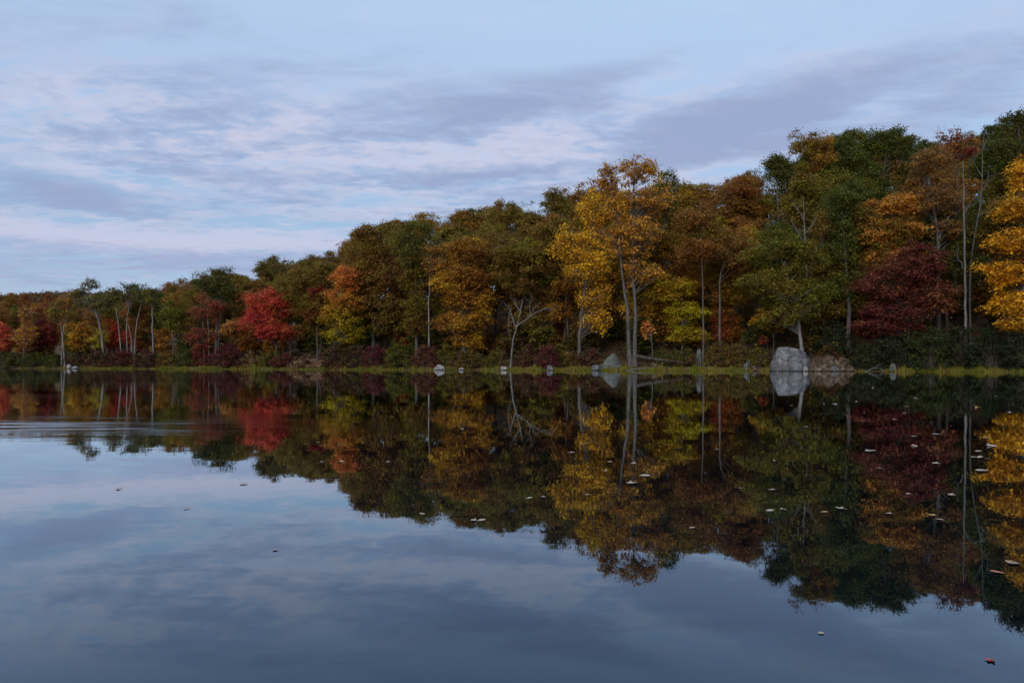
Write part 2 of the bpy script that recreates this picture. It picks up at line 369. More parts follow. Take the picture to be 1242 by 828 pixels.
ftree('tulip_tree', 770, 2.6, 'sparse', (.64, .34, .032), (.46, .23, .035), [(775, 36, 184, 232), (736, 16, 188, 240), (790, 38, 215, 268), (768, 44, 250, 322), (750, 24, 225, 275), (778, 30, 310, 352)], 'tallest tree on the shore, twin pale trunks and sparse amber crown', bark=MIDB, r0=.27, leaf=.30, dens=1.3, clump=1.1, tpath=[(770, 380), (768, 310), (767, 250), (772, 200)], trunks=[[(765, 441), (761, 385), (755, 335), (750, 270), (740, 205)]], limbs=1.2)
ftree('broadleaf_tree', 805, 12, 'clump', DKG, OLV, [(808, 26, 200, 275)], 'dark green tree at the right shoulder of the tallest amber tree', r0=.25)
ftree('oak_tree', 853, 4, 'clump', BRN, RUST, [(842, 40, 244, 290), (850, 38, 280, 326)], 'dull brown open oak on a thin straight pale trunk', bark=MIDB, r0=.14, tpath=[(853, 390), (852, 330), (850, 265)], dens=.95, limbs=.5)
ftree('oak_tree', 874, 5.5, 'clump', BRN, RUST, [(892, 34, 268, 330)], 'russet brown oak with grey trunk right of the thin pale trunk', bark=MIDB, r0=.2, tpath=[(873, 390), (874, 335), (888, 290)])
ftree('small_maple_tree', 828, 6.5, 'tier', AMB, YGR, [(818, 38, 326, 368), (830, 34, 360, 400), (832, 30, 390, 420)], 'low wide yellow-green and amber maple below the dull brown oak', bark=MIDB, r0=.14, leaf=.24, dens=.85, gbias=.5)
ftree('sapling', 792, 3, 'tier', ORG, PEA, [(786, 10, 384, 412)], 'small bright orange sapling right of the twin pale trunks', bark=MIDB, r0=.09, clump=.9, leaf=.22)
ftree('leaning_oak_tree', 975, 2.6, 'clump', OLV, GRN, [(940, 44, 270, 320), (972, 34, 285, 335), (935, 46, 318, 368), (975, 36, 335, 385), (950, 34, 365, 400)], 'leaning olive green oak growing out beside the big boulder', bark=PALE, r0=.24, tpath=[(967, 385), (958, 345), (950, 310)], gbias=.4, clump=1.2, dens=1.15)
ftree('small_maple_tree', 938, 5.5, 'tier', GOLD, OLV, [(930, 22, 372, 402), (942, 14, 385, 405)], 'small golden-olive maple low behind the big boulder', r0=.1, clump=.95, leaf=.24)
ftree('sapling', 926, 4.5, 'tier', DKR, RUST, [(925, 7, 404, 419)], 'tiny red sapling above the left side of the largest boulder', r0=.05, clump=.7, leaf=.2, cat='sapling')
ftree('oak_tree', 1029, 5.5, 'clump', GRN, DKG, [(1020, 28, 215, 280), (1022, 30, 265, 330), (1020, 26, 320, 372)], 'tall deep green oak with plain dark trunk behind the brown rocks', bark=MIDB, r0=.30, clump=1.3)
ftree('maple_tree', 1075, 7.5, 'tier', (.74, .28, .06), (.58, .26, .045), [(1085, 34, 228, 268), (1078, 44, 258, 300), (1085, 44, 288, 328)], 'orange maple layered above the dark crimson maple', bark=MIDB, r0=.22, leaf=.25)
ftree('maple_tree', 1100, 3.5, 'tier', (.155, .034, .030), (.25, .085, .036), [(1112, 44, 288, 345), (1080, 50, 312, 372), (1122, 46, 330, 388), (1090, 54, 352, 400), (1065, 36, 378, 410)], 'wide dark crimson maple below the orange maple', bark=BARK, r0=.18, leaf=.25, dens=.85, gbias=.4)
ftree('small_maple_tree', 1062, 2.6, 'tier', DKR, CRIM, [(1057, 22, 384, 414)], 'low red maple sprays at the right end of the brown rocks', bark=BARK, r0=.1, clump=1.0, leaf=.23)
ftree('oak_tree', 1138, 8, 'sparse', BRN, RUST, [(1128, 40, 172, 225), (1140, 42, 215, 270), (1150, 28, 258, 300)], 'tall brown thinning oak with grey forked trunk left of the standing snag', bark=MIDB, r0=.26, tpath=[(1138, 380), (1138, 290), (1128, 230), (1122, 190)], trunks=[[(1139, 441), (1139, 300), (1150, 265), (1165, 255)]], dens=1.5, limbs=.9)
ftree('maple_tree', 1165, 20, 'sparse', DKR, RUST, [(1160, 32, 153, 205)], 'thin reddish treetop on the skyline above the standing snag', r0=.2, dens=1.3)
ftree('maple_tree', 1247, 1.8, 'tier', GOLD, (.58, .32, .03), [(1246, 24, 178, 235), (1238, 34, 222, 275), (1240, 44, 265, 318), (1230, 42, 305, 355), (1236, 44, 345, 392), (1226, 30, 380, 406)], 'brilliant golden orange maple cut by the right edge of the photo', bark=MIDB, r0=.24, leaf=.26, gbias=.3, dens=.95)
ftree('broadleaf_tree', 1236, 15, 'clump', DKG, DKO, [(1236, 38, 122, 215)], 'dark green tree highest on the right skyline above the golden maple', r0=.3, clump=1.4)
ftree('oak_tree', 985, 30, 'clump', ORB, OLV, [(985, 36, 151, 215)], 'brown-gold oak top rising above the ridge left of the dark green dome', r0=.3)
ftree('broadleaf_tree', 946, 28, 'clump', DKG, DKO, [(942, 20, 180, 228)], 'dark knobbly treetop jutting left from the ridge', r0=.25)
ftree('broadleaf_tree', 1072, 32, 'clump', DKG, GRN, [(1058, 24, 150, 215), (1085, 26, 143, 215)], 'dark green domed tree on the ridge above the orange maple', r0=.32, clump=1.4)
ftree('oak_tree', 1315, 4, 'clump', OLV, BRN, [(1315, 46, 170, 380)], 'olive oak just beyond the golden maple at the right edge', r0=.28, clump=1.4)

# --------------------------------------------------------- bare dead trees --
def dead_tree(name, px, s, trunk, branches, bark, r0, label):
    X, Y, Z = spot(px, s); Z -= .1
    root = thing(name, (X, Y, Z), label, 'dead tree')
    rng = np.random.default_rng(int(px))
    def cv(q, d=0.0):
        k = len(q); return [((x-CX)/FP*Y-X, d*i/max(1, k-1), zpx(y, Y)-Z) for i, (x, y) in enumerate(q)]
    tp = cv(trunk); tp[0] = (0, 0, 0)
    t = Tubes(); pp = polyline(tp, 20); u = np.linspace(0, 1, 20)
    pp[1:-1, :2] += rng.normal(0, r0*.14, (18, 2))
    t.add(pp, r0*(1-.78*u)+r0*.5*np.exp(-u*20), 9); link('trunk', t.mesh('trunk', bark), root)
    for (q, r, d) in branches:
        t = Tubes(); p = polyline(cv(q, d), 12); p[1:, :] += rng.normal(0, .05, (11, 3))
        t.add(p, np.linspace(r, r*.25, 12), 6)
        for _ in range(6):      # twigs
            i = rng.integers(4, 12); L = rng.uniform(.5, 1.5)
            dirv = p[min(i, 11)]-p[max(0, i-2)]; dirv = dirv/(np.linalg.norm(dirv)+1e-9)+rng.normal(0, .55, 3); dirv /= np.linalg.norm(dirv)
            t.add(polyline([p[i], p[i]+dirv*L*.5+rng.normal(0, .06, 3), p[i]+dirv*L], 5), np.linspace(r*.32, .012, 5), 4)
        link('branch', t.mesh('branch', bark), root)
    return root
dead_tree('dead_tree', 619, 1.6, [(619, 441), (622, 415), (627, 395), (632, 374), (634, 362)],
    [([(626, 397), (622, 386), (619, 374)], .08, .8), ([(619, 376), (617, 390), (617, 404)], .045, .3), ([(627, 396), (638, 388), (648, 380), (660, 375), (668, 374)], .09, -.8), ([(640, 387), (648, 374), (656, 366)], .05, .6), ([(631, 378), (625, 368), (621, 362)], .06, .4), ([(644, 383), (642, 370), (645, 360)], .05, -.5)], GREYW, .13, 'bare grey dead tree with spreading branches standing at the water edge')
dead_tree('standing_snag', 1171, 3, [(1171, 441), (1171, 380), (1170, 300), (1168, 195)], [([(1170, 330), (1166, 318), (1164, 310)], .06, .3), ([(1169, 260), (1173, 250)], .05, -.2)], GREYW, .18, 'straight branchless pale snag behind the dark shrubs at right')
dead_tree('dead_tree', 1177, 6.5, [(1177, 436), (1177, 330), (1184, 275), (1190, 240), (1192, 180), (1195, 155)], [([(1190, 232), (1198, 222), (1203, 205)], .07, .5), ([(1191, 215), (1184, 200), (1183, 190)], .06, .4), ([(1187, 262), (1198, 255), (1206, 240)], .06, -.5), ([(1193, 180), (1199, 168), (1200, 160)], .05, .3)], MIDB, .11, 'thin curving bare tree right of the straight pale snag')
dead_tree('dead_tree', 984, 7.5, [(984, 430), (980, 360), (977, 300), (974, 238)], [([(977, 300), (965, 280), (955, 262)], .09, -.6), ([(976, 285), (985, 272), (988, 258)], .07, -.6), ([(975, 268), (968, 254), (964, 245)], .06, .4), ([(978, 310), (992, 300), (996, 285)], .08, -.5)], GREYW, .17, 'grey bare treetop sticking out above the leaning olive oak')
dead_tree('dead_tree', 1128, 9.2, [(1130, 430), (1132, 330), (1134, 250), (1124, 205)], [([(1134, 258), (1145, 252), (1162, 240)], .09, -1.2), ([(1133, 270), (1122, 245), (1116, 225)], .09, -1.2)], GREYW, .2, 'pale forked bare stem among the brown thinning crown')

# ------------------------------------------------- trees filling the slope --
SKX = [-200, 0, 60, 120, 200, 228, 265, 295, 310, 340, 370, 400, 430, 450, 480, 520, 560, 600, 640, 680, 700, 830, 870, 900, 930, 950, 980, 1010, 1030, 1045, 1070, 1105, 1115, 1150, 1180, 1200, 1225, 1242, 1300, 1400, 1600]
SKY_ = [360, 357, 354, 352, 352, 338, 330, 332, 316, 312, 314, 306, 284, 272, 266, 260, 254, 246, 238, 228, 222, 220, 214, 211, 200, 188, 172, 160, 160, 158, 152, 155, 164, 160, 158, 148, 136, 128, 112, 104, 100]
SKY = [y-3 if 215 < x < 720 else y for x, y in zip(SKX, SKY_)]
# prototypes: crown meshes shared by the copies
PROTO = []
for k in range(12):
    rng = np.random.default_rng(500+k)
    st = ['clump', 'clump', 'tier', 'clump', 'tier', 'clump'][k % 6]
    w = rng.uniform(3.7, 4.9)
    L = [(rng.normal(0, .4), rng.normal(0, .4), 13.4, w, w*.92, 4.4), (rng.normal(0, 1.3), rng.normal(0, 1), 9.2, w*.92, w*.9, 3.6), (rng.normal(0, 1.2), rng.normal(0, 1), 15.7, w*.6, w*.6, 2.6), (rng.normal(0, 1.2), rng.normal(0, 1), 5.8, w*.62, w*.62, 2.2)]
    o = build_tree('woodland_tree', (0, 0, 0), [(0, 0, 0), (rng.normal(0, .3), 0, 5), (rng.normal(0, .6), 0, 10), (rng.normal(0, .6), 0, 15.6)], L, st, rng, leaf_mat(OLV, BRN), BARK, .19, dens=.9, clump=1.2, leaf=.26, limbs=.35, label='x', cover=1.1)
    PROTO.append(o)
ZC = {  # colour words by stretch of the slope
    'olive green': (OLV, GRN), 'dark green': (DKG, GRN), 'rust brown': (RUST, BRN), 'dull brown': (BRN, OLV), 'orange brown': (ORB, OLV), 'golden olive': (AMB, OLV), 'dark red': (DKR, RUST), 'yellow-green': (YGR, OLV), 'green brown': (OLV, BRN)}
def pick(px, rng):
    if px < 200: w = {'rust brown': 4, 'orange brown': 3, 'dark green': 1, 'olive green': 1, 'dark red': 2, 'dull brown': 2}
    elif px < 430: w = {'dull brown': 3, 'green brown': 3, 'dark green': 2, 'olive green': 2, 'rust brown': 1}
    elif px < 690: w = {'dull brown': 5, 'orange brown': 3, 'olive green': 2, 'green brown': 3, 'rust brown': 1, 'dark green': 1}
    elif px < 930: w = {'rust brown': 3, 'orange brown': 3, 'dull brown': 3, 'golden olive': 2, 'olive green': 1}
    elif px < 1110: w = {'olive green': 3, 'dark green': 3, 'green brown': 2, 'golden olive': 1, 'dull brown': 1}
    else: w = {'dull brown': 3, 'rust brown': 3, 'dark green': 2, 'green brown': 2}
    ks = list(w); p = np.array([w[k] for k in ks], float); return ks[rng.choice(len(ks), p=p/p.sum())]
SLOPE = []
rows_r = [9, 16, 24, 33, 43, 54]
used_proto = set()
HIDDEN = set('-116.3/15.6 -125.5/31.0 -13.0/32.7 -134.0/8.2 -143.3/22.6 -18.5/43.9 -19.1/55.1 -45.8/119.8 -47.1/16.0 -5.0/26.4 -50.7/45.6 -51.0/56.2 -51.8/9.1 -60.9/32.0 -69.1/21.5 -79.4/18.0 -81.0/30.7 -87.4/9.2 -93.2/23.8 1008.4/31.3 122.6/149.4 1258.8/22.2 1265.4/54.6 1289.2/17.5 1293.1/35.4 1293.9/10.3 1296.0/41.8 1305.8/55.5 132.3/82.2 1341.8/26.8 1344.0/53.8 1360.7/43.1 1364.2/15.5 1364.4/33.5 1376.0/51.6 1379.4/11.1 1391.7/25.9 1400.3/42.8 1415.3/32.7 171.2/42.5 174.3/160.5 174.4/53.3 175.6/35.8 175.7/76.7 192.9/56.7 198.0/168.6 226.2/124.5 234.3/81.8 255.4/126.6 34.1/44.8 36.7/54.3 370.0/41.0 42.5/34.5 96.3/54.1'.split())   # wholly behind other trees in the photo: left out
cnt = 0
def place_back(px, s, H, cname, rng):
    X, Y, Z = spot(px, s)
    k = int(rng.integers(len(PROTO))); p = PROTO[k]
    if k in used_proto:
        r = p.copy(); COL.objects.link(r)
        kids = []
        for ch in p.children:
            c = ch.copy(); COL.objects.link(c); c.parent = r; kids.append(c)
    else:
        r = p; used_proto.add(k); kids = list(p.children)
    sH = H/17.8; sw = sH*rng.uniform(.9, 1.15)
    r.location = (X, Y, Z-.1); r.rotation_euler = (rng.normal(0, .03), rng.normal(0, .03), rng.uniform(0, 6.28)); r.scale = (sw, sw, sH)
    m = leaf_mat(*ZC[cname])
    for c in kids:
        if c.name.startswith('crown'):
            c.material_slots[0].link = 'OBJECT'; c.material_slots[0].material = m
    SLOPE.append([px, s, H, cname, r])
for ri, s0 in enumerate(rows_r):
    px = -140.0 if s0 < 40 else -60.0
    px += 17*(ri % 2)
    while px < 1420:
        rng = np.random.default_rng(int(9000+ri*5000+px*3)); cnt += 1
        s = s0+rng.uniform(-2.5, 3); q = px+rng.uniform(-12, 12)
        Y = float(shore(q))+s
        Hmax = zpx(np.interp(q, SKX, SKY)+rng.uniform(0, 6 if ri > 2 else 24), Y)-float(ground(q, s))
        H = min(rng.uniform(14.5, 20.5), Hmax) if ri < 4 else min(Hmax, 22)
        if q < 215: H = min(H, rng.uniform(9, 12.5))
        if H > (8 if q > 215 else 6.5) and f'{q:.1f}/{s:.1f}' not in HIDDEN:
            place_back(q, s, H, pick(q, rng), rng)
        px += FP/Y*(7.2 if ri < 3 else 6.2)
# low trees of the far left valley
for i in range(26):
    rng = np.random.default_rng(70+i)
    q = rng.uniform(-60, 260); s = rng.uniform(75, 170); Y = float(shore(q))+s
    H = min(rng.uniform(11, 15), zpx(354+rng.uniform(0, 6), Y)-float(ground(q, s)))
    if H > 6 and f'{q:.1f}/{s:.1f}' not in HIDDEN: place_back(q, s, H, pick(q, rng), rng)
for k, p in enumerate(PROTO):
    if k not in used_proto:
        for ch in list(p.children): bpy.data.objects.remove(ch)
        bpy.data.objects.remove(p)

# labels for the slope trees: colour, landmark in front, how far up the slope
LAND = [(-140, 20, 'the pinkish red maple'), (20, 45, 'the slender peach-yellow tree'), (45, 80, 'the dark crimson maple'), (80, 112, 'the orange young maple'), (112, 140, 'the curving pale trunk'), (140, 195, 'the pale birches'), (195, 228, 'the olive bushy tree'), (228, 292, 'the tall dark oak'), (292, 365, 'the scarlet maple'), (365, 402, 'the dark red maple'), (402, 435, 'the orange-topped maple'), (435, 490, 'the large brown oak'), (490, 530, 'the two bare grey trunks'), (530, 605, 'the tiered orange-brown maple'), (605, 665, 'the bare dead tree'), (665, 735, 'the golden maple'), (735, 800, 'the twin pale trunks'), (800, 868, 'the thin pale trunk'), (868, 915, 'the russet oak'), (915, 1000, 'the leaning olive oak'), (1000, 1045, 'the deep green oak'), (1045, 1115, 'the orange maple'), (1115, 1160, 'the brown thinning oak'), (1160, 1185, 'the standing snag'), (1185, 1270, 'the golden right-edge maple'), (1270, 1500, 'the right-edge golden maple')]
def ordinal(i, n):
    if n == 2: return ['left one of two', 'right one of two'][i]
    if n == 3: return ['leftmost of three', 'middle of three', 'rightmost of three'][i]
    num = {4: 'four', 5: 'five', 6: 'six', 7: 'seven', 8: 'eight', 9: 'nine', 10: 'ten'}.get(n, str(n))
    if i == 0: return 'leftmost of '+num
    if i == n-1: return 'rightmost of '+num
    return ['', 'second', 'third', 'fourth', 'fifth', 'sixth', 'seventh', 'eighth', 'ninth', 'tenth'][i]+' from left among '+num
def dedupe(items):
    """items: [(px, object, label)]"""
    d = {}
    for px, o, l in items: d.setdefault(l, []).append((px, o))
    for l, v in d.items():
        v.sort(key=lambda t: t[0])
        for i, (px, o) in enumerate(v):
            o['label'] = l if len(v) == 1 else l+', '+ordinal(i, len(v))
items = []
for px, s, H, cn, o in SLOPE:
    lm = next((n for a, b, n in LAND if a <= px < b), 'the golden maple')
    where = 'close behind' if s < 13 else 'low upslope behind' if s < 21 else 'midslope behind' if s < 30 else 'high upslope behind' if s < 48 else 'on the ridge behind' if s < 62 else 'in far valley beyond'
    o['category'] = 'tree'; o['group'] = 'woodland trees on the slope'
    items.append((px, o, f'{cn} tree {where} {lm}'))
dedupe(items)

# saplings and young trees standing in the shade between the trunks
SAPC = {'rusty orange': (RUST, ORB), 'dark green': (DKG, GRN), 'olive': (OLV, DKO), 'dull brown': (BRN, DKO), 'dark red': (DKR, RUST), 'yellow-green': (YGR, OLV)}
SP = []
for k in range(5):
    rng = np.random.default_rng(800+k)
    SP.append(build_tree('sapling', (0, 0, 0), [(0, 0, 0), (rng.normal(0, .2), 0, 2.0), (rng.normal(0, .3), 0, 4.6)], [(0, 0, 3.6, 1.7, 1.6, 1.5), (rng.normal(0, .4), 0, 1.9, 2.0, 1.8, 1.2)], ['tier', 'clump'][k % 2], rng, leaf_mat(OLV, BRN), BARK, .07, dens=1.0, clump=1.0, leaf=.24, limbs=.4, label='x', cat='sapling'))
SAPS = []; used_sp = set()
for i in range(84):
    rng = np.random.default_rng(8800+i)
    if i in (0, 1, 2, 3, 4, 5, 38, 61, 77, 79, 80, 81, 82, 83): continue
    q = -110+i*17.6+rng.uniform(-9, 9); s = rng.uniform(4.5, 20); X, Y, Z = spot(q, s)
    p = SP[i % 5]
    if i % 5 not in used_sp: used_sp.add(i % 5); r = p; kids = list(p.children)
    else:
        r = p.copy(); COL.objects.link(r); kids = []
        for ch in p.children:
            c = ch.copy(); COL.objects.link(c); c.parent = r; kids.append(c)
    h = rng.uniform(.7, 1.5)
    r.location = (X, Y, Z-.05); r.rotation_euler = (0, 0, rng.uniform(0, 6.28)); r.scale = (h*rng.uniform(.9, 1.25), h*rng.uniform(.9, 1.25), h)
    nm = list(SAPC)[rng.choice(6, p=[.2, .28, .22, .16, .08, .06])]
    for c in kids:
        if c.name.startswith('crown'): c.material_slots[0].link = 'OBJECT'; c.material_slots[0].material = leaf_mat(*SAPC[nm])
    lm = next((n_ for a, b, n_ in LAND if a <= q < b), 'the golden maple')
    r['category'] = 'sapling'; r['group'] = 'saplings under the big trees'
    SAPS.append((q, r, f"{nm} {'knee-high' if h < .5 else 'short' if h < 1 else 'tall'} sapling {'low' if s < 11 else 'deep'} in shade behind {lm}"))
dedupe(SAPS)

# distant hill at left: one wood that reads as a mass
rng = np.random.default_rng(77)
C = []
for i in range(1500):
    q = rng.uniform(-420, 420); s = rng.uniform(170, 330); Y = float(shore(q))+s
    top = zpx(np.interp(q, SKX, SKY)+rng.uniform(-1, 9), Y)
    z = min(float(ground(q, s))+rng.uniform(3, 11), top)
    C.append(((q-CX)/FP*Y, Y, z-1.2))
C = np.array(C); RR = rng.uniform(1.6, 3.4, len(C))
V, F, v, g = leaves(C, RR, .7, 13, .8, 'clump', rng)
tag(link('distant_forest', mesh_np('distant_forest', V, F, leaf_mat((.24, .085, .045), (.13, .085, .04)), {'v': v, 'g': g})), 'rust and olive wood covering the distant low hill at far left', 'forest', kind='stuff')

# ---------------------------------------------------------------- shrubs ----
SHRUB = [  # px, s, half width, top, colours, label
    (14, 1.6, 17, 428, DKG, DKO, 'dark green shrub below the pinkish red maple'), (43, 1.6, 18, 429, DKG, DKO, 'low dark green shrub below the slender peach-yellow tree'), (68, 1.8, 13, 431, DKO, DKG, 'small dark shrub left of the pale flat rock'),
    (98, 2.6, 14, 428, DKO, PUR, 'brownish shrub right of the pale flat rock'), (122, 1.9, 17, 427, PUR, DKO, 'purple-brown shrub under the tall curving pale trunk'), (148, 2.0, 19, 424, CRIM, PUR, 'deep crimson shrub at the foot of the pale birches'), (178, 2.2, 16, 426, PUR, DKO, 'dusky purple shrub under the rightmost birch'), (204, 2.2, 14, 428, DKO, RUST, 'brown-green shrub under the olive bushy tree'),
    (226, 2.2, 11, 424, DKG, DKO, 'dark green shrub left of the rusty three-trunked tree'), (246, 2.8, 14, 412, CRIM, DKR, 'crimson shrub around the rusty three-trunked tree'), (277, 1.8, 20, 416, PUR, CRIM, 'rounded magenta-purple shrub right of the three thin trunks'), (304, 2.4, 12, 428, BRN, TAN, 'tan-brown shrub left under the scarlet maple'), (325, 2.6, 14, 424, DKO, OLV, 'olive shrub at the foot of the scarlet maple'), (345, 1.8, 18, 431, PUR, CRIM, 'low purple shrub right of the scarlet maple trunk'),
    (366, 1.4, 12, 438, PUR, TAN, 'lowest purple shrub in front of the tan clearing'), (404, 1.8, 17, 414, PUR, DKO, 'dark purple shrub under the orange-topped maple'), (430, 2.0, 18, 418, DKO, PUR, 'dark green-purple shrub left of the large brown oak foot'), (456, 1.8, 18, 420, PUR, CRIM, 'purple-red shrub under the large brown oak'), (482, 2.2, 15, 410, DKG, OLV, 'taller dark green shrub right of the purple-red shrub'), (516, 1.8, 15, 414, PUR, BRN, 'mauve-brown shrub behind the rounded white rock'),
    (541, 2.6, 13, 416, OLV, DKO, 'olive shrub between the two small white rocks'), (567, 1.8, 19, 424, DKO, BRN, 'grey-olive shrub under the tiered orange-brown maple'), (597, 2.0, 14, 426, DKO, OLV, 'dark olive shrub left of the bare dead tree'), (640, 2.4, 17, 418, PUR, DKO, 'dark purple shrub right of the bare dead tree'), (664, 2.2, 14, 415, PUR, CRIM, 'plum shrub between the dead tree and golden maple'), (689, 2.4, 14, 424, DKO, BRN, 'brown shrub below the golden maple'),
    (714, 3.0, 13, 420, PUR, DKO, 'dusky shrub left of the triangular boulder'), (800, 5.5, 16, 424, DKG, DKO, 'dark shrub behind the fallen log'), (828, 4.0, 16, 418, DKG, OLV, 'dark green shrub left of the mossy upright rock'), (872, 2.6, 17, 412, BRN, DKO, 'brown-olive shrub right of the mossy upright rock'), (897, 2.4, 15, 412, DKO, BRN, 'twiggy brown shrub left of the big boulder'), (919, 2.0, 12, 418, OLV, DKO, 'olive shrub touching the left side of the big boulder'),
    (1006, 4.0, 20, 418, DKO, CRIM, 'dark brown-red shrub on top of the brown rocks'), (1048, 2.0, 16, 412, EVG, EVD, 'dark green shrub at the right end of the brown rocks'), (1012, 5.2, 26, 385, EVG, EVG, 'tall black-green evergreen shrub behind the brown rocks'), (1085, 2.0, 26, 398, EVG, EVD, 'wide dark green shrub under the crimson maple'), (1125, 2.2, 27, 390, DKG, EVG, 'tall dark evergreen shrub left of the standing snag'), (1163, 2.0, 25, 390, EVG, EVD, 'dark evergreen shrub in front of the standing snag'), (1203, 2.0, 25, 394, EVG, EVG, 'dark shrub under the golden right-edge maple'), (1240, 2.0, 22, 396, EVG, EVD, 'dark shrub cut by the right edge of the photo')]
def shrub(px, s, hw, top, a, b, label):
    X, Y, Z = spot(px, s); rng = np.random.default_rng(3000+int(px))
    rx = wpx(hw, Y); h = max(.7, zpx(top, Y)-Z); Z -= .1
    root = thing('shrub', (X, Y, Z), label, 'shrub', 'shrubs along the shore')
    n = int(max(8, 2.5*rx*h/.2)); u = rng.normal(size=(n, 3)); u[:, 2] = np.abs(u[:, 2])*1.2; u /= np.linalg.norm(u, axis=1, keepdims=True)
    C = u*(np.clip(1-np.abs(rng.normal(0, .3, n)), .1, 1)*(.82+.25*rng.random(n)))[:, None]*np.array([rx, rx*.7, h*.9]); C[:, 2] += .12
    V, F, v, g = leaves(C, rng.uniform(.32, .62, n), .65, 170, .17, 'clump', rng, gclump=np.clip(.4+.35*rng.normal(size=n), 0, 1))
    link('foliage', mesh_np('foliage', V, F, leaf_mat(a, b), {'v': v, 'g': g}), root)
    t = Tubes()
    for i in rng.permutation(n)[:max(8, n//3)]:
        t.add(polyline([(C[i, 0]*.15, C[i, 1]*.15, 0), (C[i, 0]*.5, C[i, 1]*.5, C[i, 2]*.65), C[i]*1.08], 5), np.linspace(.035, .010, 5), 4)
    link('stem', t.mesh('stem', BARK), root)
for qi, q in enumerate(SHRUB): shrub(q[0], q[1]*(.55 if q[1] < 2.3 and qi % 3 == 0 else 1), q[2]*1.12, q[3]-5, *q[4:])
X, Y, Z = spot(384, 3.0)
rng = np.random.default_rng(5)
root = thing('fern_clump', (X, Y, Z), 'tan dried fern patch in the clearing right of the scarlet maple', 'fern')
n = 190; C = []
for _ in range(n):
    q = rng.uniform(352, 412); s_ = rng.uniform(1.2, 9.5); x, y, z = spot(q, s_); C.append((x-X, y-Y, z-Z+rng.uniform(.1, .7)))
C = np.array(C)
V, F, v, g = leaves(C, rng.uniform(.4, .75, n), .5, 110, .18, 'hang', rng); link('foliage', mesh_np('foliage', V, F, leaf_mat((.42, .27, .17), (.32, .17, .11)), {'v': v, 'g': g}), root)

# undergrowth on the forest floor
rng = np.random.default_rng(9); C = []
while len(C) < 1900:
    q = rng.uniform(-150, 1400); s = 2.0+rng.random()**1.5*26
    x, y, z = spot(q, s); C.append((x, y, z+rng.uniform(.1, 1.1)*(1 if rng.random() < .7 else 2)))
C = np.array(C)
V, F, v, g = leaves(C, rng.uniform(.4, .95, len(C)), .6, 60, .24, 'clump', rng)
tag(link('undergrowth', mesh_np('undergrowth', V, F, leaf_mat((.095, .090, .032), (.16, .078, .04)), {'v': v, 'g': g})), 'tangled dark undergrowth covering the floor of the wood', 'undergrowth', kind='stuff')

# ----------------------------------------------------------- shore grass ----
rng = np.random.default_rng(21)
def grass(n, lo, hi, dens_fun, hmin, hmax):
    P = []
    while len(P) < n:
        q = rng.uniform(lo, hi)
        if rng.random() > dens_fun(q)*np.clip(.62+.6*np.sin(q*.37+1)*np.sin(q*.149), .06, 1): continue
        s = rng.uniform(-.35, 1.5); x, y, z = spot(q, s); P.append((x, y, max(z, -.1), q))
    P = np.array(P); N_ = len(P)
    patch = .62+.38*np.sin(P[:, 3]*.21)*np.sin(P[:, 3]*.083+1)
    tall = (np.sin(P[:, 3]*1.31)*np.sin(P[:, 3]*.57+2) > .55)
    h = rng.uniform(hmin, hmax, N_)*patch*np.where(tall & (rng.random(N_) < .5), 1.9, 1.0); w = rng.uniform(.018, .04, N_)
    a = rng.random(N_)*6.28; dx = np.cos(a)*w; dy = np.sin(a)*w
    lean = rng.normal(0, .22, (N_, 2))*h[:, None]
    b0 = P[:, :3]+np.stack([-dx, -dy, 0*h], 1); b1 = P[:, :3]+np.stack([dx, dy, 0*h], 1)
    m0 = P[:, :3]+np.stack([-dx*.7+lean[:, 0]*.4, -dy*.7+lean[:, 1]*.4, h*.6], 1); m1 = P[:, :3]+np.stack([dx*.7+lean[:, 0]*.4, dy*.7+lean[:, 1]*.4, h*.6], 1)
    t0 = P[:, :3]+np.stack([-dx*.1+lean[:, 0]*1.3, -dy*.1+lean[:, 1]*1.3, h*1.0], 1); t1 = P[:, :3]+np.stack([dx*.1+lean[:, 0]*1.3, dy*.1+lean[:, 1]*1.3, h], 1)
    V = np.stack([b0, b1, m1, m0, t1, t0], 1).reshape(-1, 3)
    i = np.arange(N_)[:, None]*6
    F = np.concatenate([i+np.array([0, 1, 2, 3]), i+np.array([3, 2, 4, 5])], 0)
    v = rng.random(N_); g = np.clip(.5+.5*np.sin(P[:, 3]*.11+.7)+.2*rng.normal(size=N_), 0, 1)
    return V, F, np.tile(v, 2), np.tile(g, 2)
def gd(q):
    if q < 25: return .08
    if q < 105: return .25
    if q < 300: return .9
    if q < 385: return .7
    if q < 500: return 1.
    if q < 620: return .5
    if q < 895: return 1.0
    if q < 935: return .35
    if q < 1075: return .1
    return 1.0
V, F, v, g = grass(34000, -60, 1330, gd, .15, .50)
tag(link('shore_grass', mesh_np('shore_grass', V, F, leaf_mat((.18, .175, .022), (.26, .20, .038)), {'v': v, 'g': g})), 'yellow-green sedge fringe growing along the waterline', 'grass', kind='stuff')

